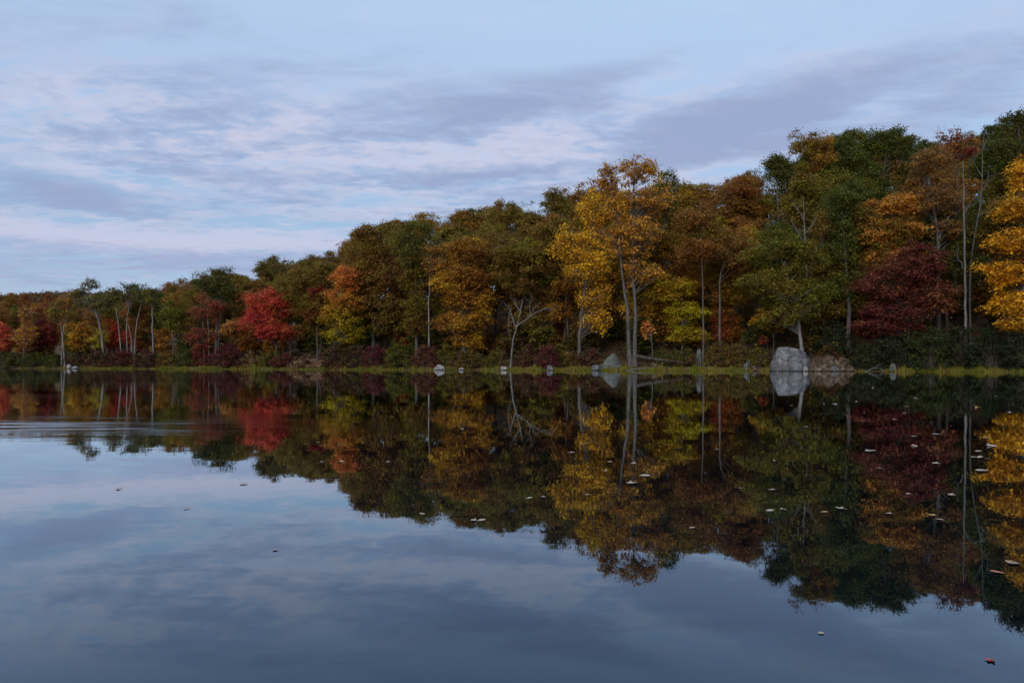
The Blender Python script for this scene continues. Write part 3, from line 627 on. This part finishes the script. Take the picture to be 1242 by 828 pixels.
# ------------------------------------------------------------------ rocks ---
import bmesh
def rock(name, px, s, hw, top, mat, label, pts=None, seed=0, depth=.8, sink=.25, cat='rock', rough=.06, group=None, base=None):
    X, Y, Z = spot(px, s); Z = max(Z, 0) if base is None else base
    rx = wpx(hw, Y); h = zpx(top, Y)-Z
    rng = np.random.default_rng(4000+int(px)+seed)
    bm = bmesh.new()
    if pts is None:
        P = []
        for _ in range(11):
            u = rng.normal(size=3); u[2] = abs(u[2])*.9+.12; u /= np.linalg.norm(u)
            P.append((u[0]*rx*rng.uniform(.85, 1.05), u[1]*rx*depth, u[2]*h*rng.uniform(.86, 1.02)))
    else: P = [(x*rx, y*rx*depth, z*h) for x, y, z in pts]
    P += [(x, y, -sink) for x, y, z in P if z < h*.6]
    for p in P: bm.verts.new(p)
    r = bmesh.ops.convex_hull(bm, input=bm.verts)
    bmesh.ops.delete(bm, geom=[g for g in r['geom_interior'] if isinstance(g, bmesh.types.BMVert)], context='VERTS')
    bmesh.ops.bevel(bm, geom=[e for e in bm.edges], offset=min(rx, h)*.035, segments=1, affect='EDGES', profile=.6, clamp_overlap=True)
    bmesh.ops.triangulate(bm, faces=bm.faces)
    for _ in range(2):
        L = sorted((e.calc_length() for e in bm.edges)); lim = max(rx, h)*.16
        bmesh.ops.subdivide_edges(bm, edges=[e for e in bm.edges if e.calc_length() > lim], cuts=1, use_grid_fill=True)
        bmesh.ops.triangulate(bm, faces=bm.faces)
    from mathutils import noise
    sc_ = max(rx, h); off = Vector((px*.37, s*1.7, 3.1))
    bm.normal_update()
    for v in bm.verts:
        d = noise.noise(v.co*(1.9/sc_)+off)*1.0+noise.noise(v.co*(5/sc_)+off)*.5
        v.co += v.normal*d*rough*sc_
    me = bpy.data.meshes.new(name); bm.to_mesh(me); bm.free()
    me.polygons.foreach_set('use_smooth', np.ones(len(me.polygons), bool)); me.materials.append(mat)
    o = link(name, me); o.location = (X, Y, Z); return tag(o, label, cat, group)
big = [(-1.0, -.2, 0), (-1.03, -.35, .22), (-.78, -.5, .80), (-.62, -.25, .98), (-.1, -.3, 1.0), (.30, -.3, .95), (.72, -.2, .80), (.98, -.2, .52), (.96, -.25, .38), (.50, -.75, .0), (.62, -.68, .36), (-.85, -.75, .02), (.05, -1.0, .04), (.1, -.8, .60), (-.5, -.85, .46), (-.45, .8, .8), (.3, .8, .7), (-.7, 1, 0), (.4, 1, 0)]
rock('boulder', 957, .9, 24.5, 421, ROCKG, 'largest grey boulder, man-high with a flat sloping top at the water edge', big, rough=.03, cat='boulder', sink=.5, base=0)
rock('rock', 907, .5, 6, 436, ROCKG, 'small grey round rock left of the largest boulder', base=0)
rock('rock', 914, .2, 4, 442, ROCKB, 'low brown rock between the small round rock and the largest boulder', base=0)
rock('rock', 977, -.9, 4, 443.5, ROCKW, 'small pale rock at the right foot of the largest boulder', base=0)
items = []
LEDGE = [('at the waterline', -.25, [(984, 5, 445, ROCKB), (993, 4, 444.6, ROCKT), (1002, 6, 445, ROCKB), (1012, 4, 444, ROCKG), (1020, 5, 445, ROCKB), (1031, 5, 444.6, ROCKB)]),
         ('in the lower course', .6, [(987, 5, 440, ROCKB), (998, 5, 441.5, ROCKT), (1009, 6, 439.5, ROCKB), (1021, 4, 441.5, ROCKT), (1030, 5, 441, ROCKB)]),
         ('in the middle course', 1.5, [(986, 5, 435, ROCKB), (996, 6, 437, ROCKB), (1010, 6, 434, ROCKT), (1023, 5, 438, ROCKB)]),
         ('in the top course', 2.5, [(991, 7, 431, ROCKB), (1006, 7, 430, ROCKB), (1022, 6, 433, ROCKB)])]
CN = {ROCKB: 'brown', ROCKT: 'buff', ROCKG: 'grey'}
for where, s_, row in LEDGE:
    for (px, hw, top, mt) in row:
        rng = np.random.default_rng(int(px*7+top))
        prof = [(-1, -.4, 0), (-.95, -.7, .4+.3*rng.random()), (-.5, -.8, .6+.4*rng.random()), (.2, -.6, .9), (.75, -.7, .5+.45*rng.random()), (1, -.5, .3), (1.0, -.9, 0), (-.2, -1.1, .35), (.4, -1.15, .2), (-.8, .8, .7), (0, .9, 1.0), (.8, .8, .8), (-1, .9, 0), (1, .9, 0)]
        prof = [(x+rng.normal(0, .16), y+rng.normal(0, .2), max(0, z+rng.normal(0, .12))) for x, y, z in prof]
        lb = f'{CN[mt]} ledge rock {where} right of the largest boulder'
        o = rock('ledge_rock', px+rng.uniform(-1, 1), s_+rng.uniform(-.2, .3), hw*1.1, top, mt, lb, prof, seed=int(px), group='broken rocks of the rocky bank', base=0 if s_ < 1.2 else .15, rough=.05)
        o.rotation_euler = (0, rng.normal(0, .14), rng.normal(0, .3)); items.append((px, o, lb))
dedupe(items)
rock('rock', 533, -.4, 8, 441, ROCKW, 'rounded white rock at the waterline, widest of the small pale ones', base=0, depth=.7)
rock('rock', 559.5, -.3, 4, 445, ROCKW, 'tiny pale rock right of the rounded white rock', base=0)
rock('rock', 611, -.2, 5, 441.5, ROCKW, 'pale rock at the foot of the bare dead tree', base=0)
rock('rock', 667, .3, 6, 441.5, ROCKG, 'low grey rock in the grass below the golden maple', base=0)
tri = [(-1.0, -.2, .05), (-.9, -.6, 0), (-.2, -.3, .75), (.25, -.2, 1.0), (.5, 0, .92), (.9, -.1, .35), (1.0, -.3, 0), (.2, -.8, .1), (-.3, .8, .6), (.5, .9, .7), (1, .8, 0), (-.8, .8, 0)]
rock('boulder', 740, 1.8, 14, 428, ROCKM, 'triangular pale green-grey boulder left of the twin pale trunks', tri, rough=.03, cat='boulder', base=.2)
rock('rock', 722, .2, 8, 441, ROCKG, 'flat grey rock at the left foot of the triangular boulder', base=0)
rock('rock', 848, 4.2, 5, 417, ROCKM, 'mossy upright rock in dark shrubs by the thin pale trunk', depth=.6)
rock('rock', 792, 1.4, 8, 438, ROCKB, 'brown rock in the grass right of the twin pale trunks')
rock('rock', 1083, .1, 5, 440, ROCKM, 'dull green rock in the sedge below the wide dark shrub', base=0)
rock('rock', 84, .0, 4.5, 441, ROCKW, 'pale flat rock at the far left waterline', base=0, depth=.6)
rock('rock', 91, -.3, 4, 443, ROCKW, 'smaller pale rock just right of the flat far-left one', base=0)
rock('rock', 8, .4, 12, 441, ROCKB, 'long brown rock at the left edge of the waterline', base=0)
# fallen log
X, Y, Z = spot(805, 3.2); t = Tubes()
p = polyline([(-3.4, 0, 1.35), (-1.2, -.1, .95), (1.2, .1, .70), (3.4, .2, .45)], 14); t.add(p, np.linspace(.24, .15, 14), 9)
o = link('fallen_log', t.mesh('fallen_log', BARK)); o.location = (X, Y, Z); tag(o, 'dark fallen log lying behind the grass right of the twin trunks', 'log')

X, Y, Z = spot(1061, -.2); t = Tubes()
for q in [[(-1.1, 0, -.05), (-.3, .1, .28), (.6, .1, .42), (1.2, .2, .30)], [(-.3, .1, .25), (.2, -.1, .62), (.5, -.2, .80)], [(.5, .1, .40), (.9, -.2, .05), (1.1, -.3, -.1)]]:
    t.add(polyline(q, 8), np.linspace(.06, .02, 8), 6)
o = link('fallen_branch', t.mesh('fallen_branch', GREYW)); o.location = (X, Y, 0); tag(o, 'bare grey fallen branch dipping into the water right of the rocky bank', 'branch')
X, Y, Z = spot(765, -.1); t = Tubes()
t.add(polyline([(-.5, 0, .0), (.9, .1, .22), (2.6, .3, .33)], 8), np.linspace(.10, .05, 8), 7)
o = link('driftwood', t.mesh('driftwood', GREYW)); o.location = (X, Y, 0); tag(o, 'short grey driftwood stick at the waterline below the twin pale trunks', 'driftwood')

# -------------------------------------------------------- ground and lake ---
pxs = np.concatenate([np.linspace(-2600, -300, 40, endpoint=False), np.linspace(-300, 1500, 280, endpoint=False), np.linspace(1500, 3000, 30)])
ss = np.concatenate([np.linspace(-6, 0, 7, endpoint=False), np.linspace(0, 12, 25, endpoint=False), np.linspace(12, 80, 35, endpoint=False), np.linspace(80, 900, 30)])
PX, SS = np.meshgrid(pxs, ss)
YY = shore(PX)+SS
V = np.stack([(PX-CX)/FP*YY, YY, ground(PX, SS)+.06*np.sin(PX*.9)*np.cos(SS*1.7)], -1).reshape(-1, 3)
nx, ny = len(pxs), len(ss)
i = (np.arange(ny-1)[:, None]*nx+np.arange(nx-1)[None, :]).ravel()
F = np.stack([i, i+1, i+nx+1, i+nx], 1)
m, nt = newmat('leaf_litter'); n = N(nt)
tc = n('ShaderNodeTexCoord').outputs['Object']
a = n('ShaderNodeTexNoise', {'Vector': tc, 'Scale': .35, 'Detail': 8, 'Roughness': .7}).outputs[0]
b = n('ShaderNodeTexVoronoi', {'Vector': tc, 'Scale': 6.0}).outputs['Color']
c = n.ramp(a, [(.35, (.050, .040, .026)), (.5, (.10, .072, .042)), (.66, (.17, .105, .052))])
c = n.mix(.35, c, n.mix(1.0, b, (.20, .10, .05), 'MULTIPLY'))
bp = n('ShaderNodeBump', {'Strength': .8, 'Distance': .1, 'Height': a})
p = n('ShaderNodeBsdfPrincipled', {'Base Color': c, 'Roughness': .95, 'Specular IOR Level': .1, 'Normal': bp.outputs[0]})
n('ShaderNodeOutputMaterial', {0: p.outputs[0]})
tag(link('terrain', mesh_np('terrain', V, F, m, smooth=True)), 'wooded bank and hillside rising behind the lake', 'terrain', kind='structure')

m, nt = newmat('lake_water'); n = N(nt)
pos = n('ShaderNodeNewGeometry').outputs['Position']
mpa = n('ShaderNodeMapping', {'Vector': pos, 'Scale': (.55, 1.5, 1)})
w1 = n('ShaderNodeTexNoise', {'Vector': mpa.outputs[0], 'Scale': .9, 'Detail': 3, 'Roughness': .5}).outputs[0]
mpb = n('ShaderNodeMapping', {'Vector': pos, 'Scale': (1.9, 4.0, 1), 'Rotation': (0, 0, .2)})
w2 = n('ShaderNodeTexNoise', {'Vector': mpb.outputs[0], 'Scale': 3.6, 'Detail': 4, 'Roughness': .6}).outputs[0]
# a breath of wind ruffles one patch of the lake near the left
mpc = n('ShaderNodeMapping', {'Vector': pos, 'Location': (6.3/3.9, -9.5/1.7, 0), 'Scale': (1/3.9, 1/1.7, 0)})
nz = n('ShaderNodeTexNoise', {'Vector': pos, 'Scale': .8, 'Detail': 2}).outputs[0]
dist = n('ShaderNodeVectorMath', {0: mpc.outputs[0]}, operation='LENGTH').outputs['Value']
mpe = n('ShaderNodeMapping', {'Vector': pos, 'Scale': (.05, .22, 1)})
nz4 = n('ShaderNodeTexNoise', {'Vector': mpe.outputs[0], 'Scale': 1.0, 'Detail': 4, 'Roughness': .6}).outputs[0]
px_, py_, pz_ = n('ShaderNodeSeparateXYZ', {0: pos}).outputs
lft = sstep_node(n, n.math('DIVIDE', px_, n.math('MAXIMUM', py_, .5)), -.22, -.42)
rgh = n.math('ADD', .010, n.math('MULTIPLY', n.math('MULTIPLY', sstep_node(n, nz4, .38, .6), n.math('ADD', .12, lft)), n.math('MULTIPLY', sstep_node(n, py_, 6.0, 16.0), .040)))
mpd = n('ShaderNodeMapping', {'Vector': pos, 'Scale': (.5, 3.2, 1)})
nz3 = n('ShaderNodeTexNoise', {'Vector': mpd.outputs[0], 'Scale': 1.1, 'Detail': 3}).outputs[0]
patch = n.math('MULTIPLY', sstep_node(n, n.math('ADD', dist, n.math('MULTIPLY', nz, 1.2)), 2.2, .5), sstep_node(n, nz3, .36, .62))
hgt = n.math('ADD', n.math('MULTIPLY', w1, .006), n.math('MULTIPLY', n.math('MULTIPLY', w2, .009), n.math('ADD', .012, patch)))
bp = n('ShaderNodeBump', {'Strength': 1.0, 'Distance': .22, 'Height': hgt})
rgh = n.math('ADD', rgh, n.math('MULTIPLY', patch, .11))
body = n('ShaderNodeBsdfDiffuse', {'Color': (.0015, .004, .008, 1)})
lw = n('ShaderNodeLayerWeight', {'Blend': .5, 'Normal': bp.outputs[0]}).outputs['Facing']
refl = n.math('MINIMUM', n.math('MULTIPLY', n.math('POWER', lw, 3.8), 1.22), .97)
gl = n('ShaderNodeBsdfGlossy', {'Color': n.mix(sstep_node(n, lw, .5, .95), (.66, .86, 1.0), (.93, .98, 1.0)), 'Roughness': rgh, 'Normal': bp.outputs[0]})
mx = n('ShaderNodeMixShader', {0: refl, 1: body.outputs[0], 2: gl.outputs[0]})
n('ShaderNodeOutputMaterial', {0: mx.outputs[0]})
S = 3000.0
tag(link('lake', mesh_np('lake', [(-S, -S, 0), (S, -S, 0), (S, S, 0), (-S, S, 0)], [[0, 1, 2, 3]], m)), 'calm dark lake mirroring the wood and sky', 'lake', kind='structure')

# --------------------------------------------------------- floating leaves --
def leaf_mesh(seed, pad):
    rng = np.random.default_rng(seed)
    if pad:   # oval leaf
        ang = np.linspace(0, 2*np.pi, 22, endpoint=False); r = .5/(1+.55*np.abs(np.sin(ang)))
    else:     # lobed maple leaf
        ang = np.linspace(0, 2*np.pi, 30, endpoint=False)
        r = .30+.20*np.abs(np.cos(ang*2.5))**1.4*(1-.25*(np.cos(ang) < -.6))
        r[::3] *= 1.06
    x = np.cos(ang)*r; y = np.sin(ang)*r
    k = len(ang)
    cup = rng.uniform(.10, .26); tw = rng.uniform(-.15, .15)
    def zz(x, y): return cup*(y*y*1.5+x*x*.35)+tw*x*y+.008
    V = [(0, 0, .010)]+[(a*.55, b*.55, zz(a*.55, b*.55)) for a, b in zip(x, y)]+[(a, b, zz(a, b)) for a, b in zip(x, y)]
    me = bpy.data.meshes.new('fallen_leaf')
    F = [(0, 1+i, 1+(i+1) % k) for i in range(k)]+[(1+i, 1+k+i, 1+k+(i+1) % k, 1+(i+1) % k) for i in range(k)]
    me.from_pydata(V, [], F); me.update(); return me
def fleaf_mat(name, c, c2):
    m, nt = newmat(name); n = N(nt)
    tc = n('ShaderNodeTexCoord').outputs['Object']
    a = n('ShaderNodeTexNoise', {'Vector': tc, 'Scale': 9.0, 'Detail': 4}).outputs[0]
    p = n('ShaderNodeBsdfPrincipled', {'Base Color': n.mix(sstep_node(n, a, .4, .62), c, c2), 'Roughness': .32, 'Specular IOR Level': .6})
    n('ShaderNodeOutputMaterial', {0: p.outputs[0]}); return m
LM = {'pale tan': fleaf_mat('pale_leaf', (.50, .37, .25), (.30, .19, .11)), 'orange': fleaf_mat('orange_leaf', (.75, .24, .10), (.5, .16, .07)), 'red': fleaf_mat('red_leaf', (.5, .03, .03), (.3, .02, .02)), 'golden': fleaf_mat('golden_leaf', (.55, .33, .08), (.4, .2, .05)), 'brown': fleaf_mat('brown_leaf', (.38, .27, .2), (.25, .15, .1))}
LMESH = [leaf_mesh(i, i % 2) for i in range(6)]
FL = [(767, 586, 14), (782, 577, 13), (735, 571, 6), (740, 560, 6), (768, 562, 6), (642, 604, 7), (658, 603, 8), (712, 600, 6), (693, 549, 8), (687, 514, 7), (774, 532, 7), (624, 539, 6), (941, 559, 7), (898, 592, 6), (938, 594, 11), (934, 619, 9), (950, 618, 8), (1000, 621, 8), (1020, 617, 13), (1017, 546, 8), (1057, 547, 14), (1067, 568, 7), (1079, 623, 8), (1102, 599, 7), (1131, 625, 9), (1139, 630, 9), (1154, 600, 8), (1109, 529, 7), (1109, 541, 7), (1136, 527, 11), (1135, 562, 8), (1195, 531, 11), (1204, 541, 13), (1187, 547, 7), (1188, 556, 18), (1191, 571, 16), (1207, 632, 12), (1229, 683, 17), (1224, 681, 9), (1210, 694, 15), (1201, 801, 11), (996, 768, 4),
      (1085, 509, 6), (1131, 513, 6), (1098, 501, 6), (1165, 489, 6), (1110, 483, 5), (1160, 481, 5), (1001, 490, 6), (1012, 490, 6), (1050, 501, 6), (1100, 493, 5), (1186, 494, 6), (976, 518, 8), (1040, 487, 5), (1090, 478, 5), (1210, 481, 5), (1176, 505, 5), (1060, 470, 4), (960, 492, 4), (1226, 500, 6), (701, 478, 4),
      (385, 537, 7), (391, 560, 6), (413, 560, 8), (296, 587, 10), (144, 593, 8), (227, 617, 8), (334, 667, 7), (512, 623, 7), (574, 631, 8), (584, 631, 10), (470, 560, 5), (560, 520, 5), (840, 640, 7), (870, 545, 5)]
REFL = [(0, 230, 'the sky reflection at left'), (230, 400, 'the reflected scarlet maple'), (400, 530, 'the reflected brown oak'), (530, 610, 'the reflected tiered maple'), (610, 670, 'the reflected dead tree'), (670, 745, 'the reflected golden maple'), (745, 800, 'the reflected twin trunks'), (800, 915, 'the reflected russet oak'), (915, 1005, 'the reflected leaning oak'), (1005, 1050, 'the reflected deep green oak'), (1050, 1120, 'the reflected crimson maple'), (1120, 1160, 'the reflected thinning oak'), (1160, 1300, 'the reflected right-edge maple')]
items = []
protoleaf = {}
for i, (px, py, w) in enumerate(FL):
    rng = np.random.default_rng(600+i)
    D = FP*H0/(py-HY); X = (px-CX)/FP*D
    sz = min(max(w/FP*D, .02), .24)
    col = 'orange' if (px, py) == (1210, 694) else 'red' if (px, py) == (1201, 801) else 'brown' if px < 420 and py > 580 else 'golden' if i % 7 == 3 else 'pale tan'
    k = i % 6
    if k not in protoleaf:
        o = protoleaf[k] = link('fallen_leaf', LMESH[k]); LMESH[k].materials.append(LM['pale tan'])
    else:
        o = protoleaf[k].copy(); COL.objects.link(o)
    o.material_slots[0].link = 'OBJECT'; o.material_slots[0].material = LM[col]
    o.location = (X, D, .002); o.rotation_euler = (rng.normal(0, .08), rng.normal(0, .08), rng.uniform(-.7, .7)+(math.pi if rng.random() < .5 else 0)); o.scale = (sz*1.15, sz*1.15, sz*(1.1+min(1.4, D*.09)))
    o['category'] = 'leaf'; o['group'] = 'fallen leaves floating on the lake'
    rf = next((t for a, b, t in REFL if a <= px < b), 'the lake')
    row = 'far out' if py < 512 else 'midway' if py < 580 else 'nearer' if py < 660 else 'nearest'
    items.append((px+py*.001, o, f'{col} leaf afloat on {rf}, {row}'))
dedupe(items)

# ------------------------------------------------------------ sky and sun ---
EL, AZ = 7.0, 205.0
w = bpy.data.worlds.new('World'); sc.world = w; w.use_nodes = True
nt = w.node_tree; nt.nodes.clear(); n = N(nt)
sky = n('ShaderNodeTexSky'); sky.sky_type = 'NISHITA'; sky.sun_disc = False
sky.sun_elevation = R(EL); sky.sun_rotation = R(AZ); sky.air_density = 1.0; sky.dust_density = .6; sky.ozone_density = 1.6
d = n('ShaderNodeTexCoord').outputs['Generated']
sp = n('ShaderNodeSeparateXYZ', {0: d}); dx, dy, dz = sp.outputs
az = n.math('ARCTAN2', dx, dy); el = n.math('ARCSINE', dz)
zc = n.math('ADD', n.math('MAXIMUM', dz, 0.0), .07)
pl = n('ShaderNodeCombineXYZ', {0: n.math('DIVIDE', dx, zc), 1: n.math('DIVIDE', dy, zc), 2: 0.0}).outputs[0]
def cloudnoise(rot, scl, scale, det, rough, dist_=0.0, loc=(0, 0, 0)):
    m_ = n('ShaderNodeMapping', {'Vector': pl, 'Rotation': (0, 0, rot), 'Scale': scl, 'Location': loc})
    return n('ShaderNodeTexNoise', {'Vector': m_.outputs[0], 'Scale': scale, 'Detail': det, 'Roughness': rough, 'Distortion': dist_}).outputs[0]
ROT = R(28)
big_n = cloudnoise(ROT, (.6, 1.3, 1), 1.0, 7, .62, .3, (3.1, 1.7, 0))
fine = cloudnoise(R(20), (.75, 1.7, 1), 3.0, 8, .64, .3, (7.3, 2.2, 0))
mott = cloudnoise(R(10), (1.0, 1.35, 1), 4.4, 7, .62, .2, (1.3, 9.2, 0))
puff = cloudnoise(R(8), (1.0, 1.25, 1), 8.5, 6, .6, .25, (4.3, 5.2, 0))
ae0 = n('ShaderNodeCombineXYZ', {0: az, 1: el, 2: 0.0}).outputs[0]
# wind-torn outlines: shift the bank positions by noise
wv = n('ShaderNodeVectorMath', {0: n('ShaderNodeCombineXYZ', {0: n.math('SUBTRACT', big_n, .5), 1: n.math('SUBTRACT', fine, .5), 2: 0.0}).outputs[0], 1: (.16, .05, 0)}, operation='MULTIPLY').outputs[0]
ae = n('ShaderNodeVectorMath', {0: ae0, 1: wv}, operation='ADD').outputs[0]
def blob(px, py, hw, hh, tilt=0):
    a0 = math.atan((px-CX)/FP); e0 = math.atan((HY-py)/FP*math.cos(a0))
    k = math.cos(a0)
    m_ = n('ShaderNodeMapping', {'Vector': ae, 'Location': (a0, e0, 0), 'Rotation': (0, 0, R(tilt)), 'Scale': (hw/FP*k*k, hh/FP*k, 1)}, vector_type='TEXTURE')
    l = n('ShaderNodeVectorMath', {0: m_.outputs[0]}, operation='LENGTH').outputs['Value']
    return sstep_node(n, l, 1.5, .1)
def total(bs):
    t = None
    for amp, b in bs:
        x = n.math('MULTIPLY', blob(*b), amp)
        t = x if t is None else n.math('ADD', t, x)
    return t
dark = total([(.28, (340, 45, 420, 26, 3)), (.25, (900, 50, 300, 22, 6)), (1.0, (960, 125, 300, 42, 7)), (.8, (880, 170, 130, 32, 8)), (.85, (560, 128, 150, 32, 9)), (.55, (250, 118, 110, 40, 6)), (1.0, (70, 232, 150, 24, -7)), (.8, (510, 217, 190, 14, 2)), (.55, (290, 318, 280, 24, 0)), (.5, (1180, 120, 140, 30, 12)), (.6, (160, 165, 150, 22, 0)), (.6, (420, 170, 120, 18, 6)), (.5, (700, 105, 120, 26, 14)), (.5, (650, 205, 140, 14, 3)), (.45, (200, 205, 160, 10, 0)), (.35, (620, 240, 120, 12, 2)), (.4, (40, 335, 120, 14, 0)), (.5, (320, 238, 110, 18, 2))])
brt = total([(.9, (395, 152, 100, 16, 8)), (.8, (120, 290, 180, 17, -3)), (.8, (330, 290, 130, 12, 3)), (.9, (500, 200, 180, 9, 2)), (.6, (680, 185, 130, 26, 5)), (.5, (1010, 85, 190, 13, 8)), (.6, (880, 195, 150, 20, 8)), (.5, (280, 175, 160, 18, 3)), (.5, (500, 118, 110, 14, 10)), (.5, (480, 255, 170, 9, 2)), (.4, (250, 215, 200, 14, 2)), (1.1, (70, 288, 90, 9, -4)), (.9, (270, 292, 150, 10, 2)), (.7, (350, 178, 110, 9, 3)), (.6, (560, 180, 140, 9, 4)), (.5, (90, 208, 90, 8, -8)), (.5, (750, 205, 120, 12, 6))])
# clear-sky colour, paler through a thin high veil
pcov = total([(1.0, (430, 190, 470, 80, 3)), (.9, (180, 285, 330, 26, 0)), (.6, (900, 150, 420, 70, 6)), (.5, (150, 130, 300, 60, 0))])
cov = total([(1.0, (330, 205, 620, 130, 0)), (.7, (900, 150, 420, 90, 5)), (.7, (230, 318, 520, 40, 0)), (.35, (600, 60, 900, 60, 0))])
veil = n.ramp(n.math('MULTIPLY', el, 2/math.pi), [(0.0, (.35, .40, .60)), (.06, (.31, .41, .61)), (.13, (.285, .42, .635)), (.21, (.385, .50, .725)), (.30, (.43, .56, .77)), (.6, (.38, .51, .74))])
veil = n.mix(1.0, veil, (10., 10., 10.), 'MULTIPLY')
base = n.mix(.94, n.mix(1.0, sky.outputs[0], (6.0, 6.0, 6.0), 'MULTIPLY'), veil)
def cen(x, k): return n.math('MULTIPLY', n.math('SUBTRACT', x, .5), k)
th = n.math('ADD', n.math('ADD', n.math('MULTIPLY', brt, .55), n.math('MULTIPLY', cov, .30)), n.math('ADD', cen(mott, 2.0), n.math('ADD', cen(fine, 1.8), n.math('MULTIPLY', pcov, n.math('ADD', cen(puff, 1.9), .10)))))
thin = n.math('MULTIPLY', sstep_node(n, th, .10, .95), .86)
c1 = n.mix(thin, base, n.mix(sstep_node(n, el, .12, .4), (5.5, 5.75, 7.45), (5.2, 6.0, 7.9)))
dkv = n.math('ADD', n.math('ADD', n.math('MULTIPLY', dark, .74), n.math('MULTIPLY', cov, .22)), n.math('ADD', cen(big_n, 1.7), n.math('ADD', cen(fine, 1.7), n.math('MULTIPLY', pcov, cen(puff, -1.1)))))
dk = n.math('MULTIPLY', sstep_node(n, dkv, .06, 1.12), .92)
edge = n.math('MULTIPLY', n.math('MULTIPLY', sstep_node(n, dkv, .02, .26), sstep_node(n, dkv, .55, .28)), n.math('MULTIPLY', pcov, .5), clamp=True)
c1 = n.mix(edge, c1, (6.0, 5.95, 7.25))
c2 = n.mix(dk, c1, (3.05, 3.75, 5.80))
bg = n('ShaderNodeBackground', {'Color': c2, 'Strength': .088})
n('ShaderNodeOutputWorld', {0: bg.outputs[0]})
w.cycles.sampling_method = 'MANUAL'; w.cycles.sample_map_resolution = 512

ld = bpy.data.lights.new('sun', 'SUN'); lo = bpy.data.objects.new('sun', ld); COL.objects.link(lo)
ld.energy = 1.5; ld.angle = R(40); ld.color = (1.0, .93, .88)
sdir = Vector((math.sin(R(AZ))*math.cos(R(25)), math.cos(R(AZ))*math.cos(R(25)), math.sin(R(25))))
lo.rotation_euler = sdir.to_track_quat('Z', 'Y').to_euler()
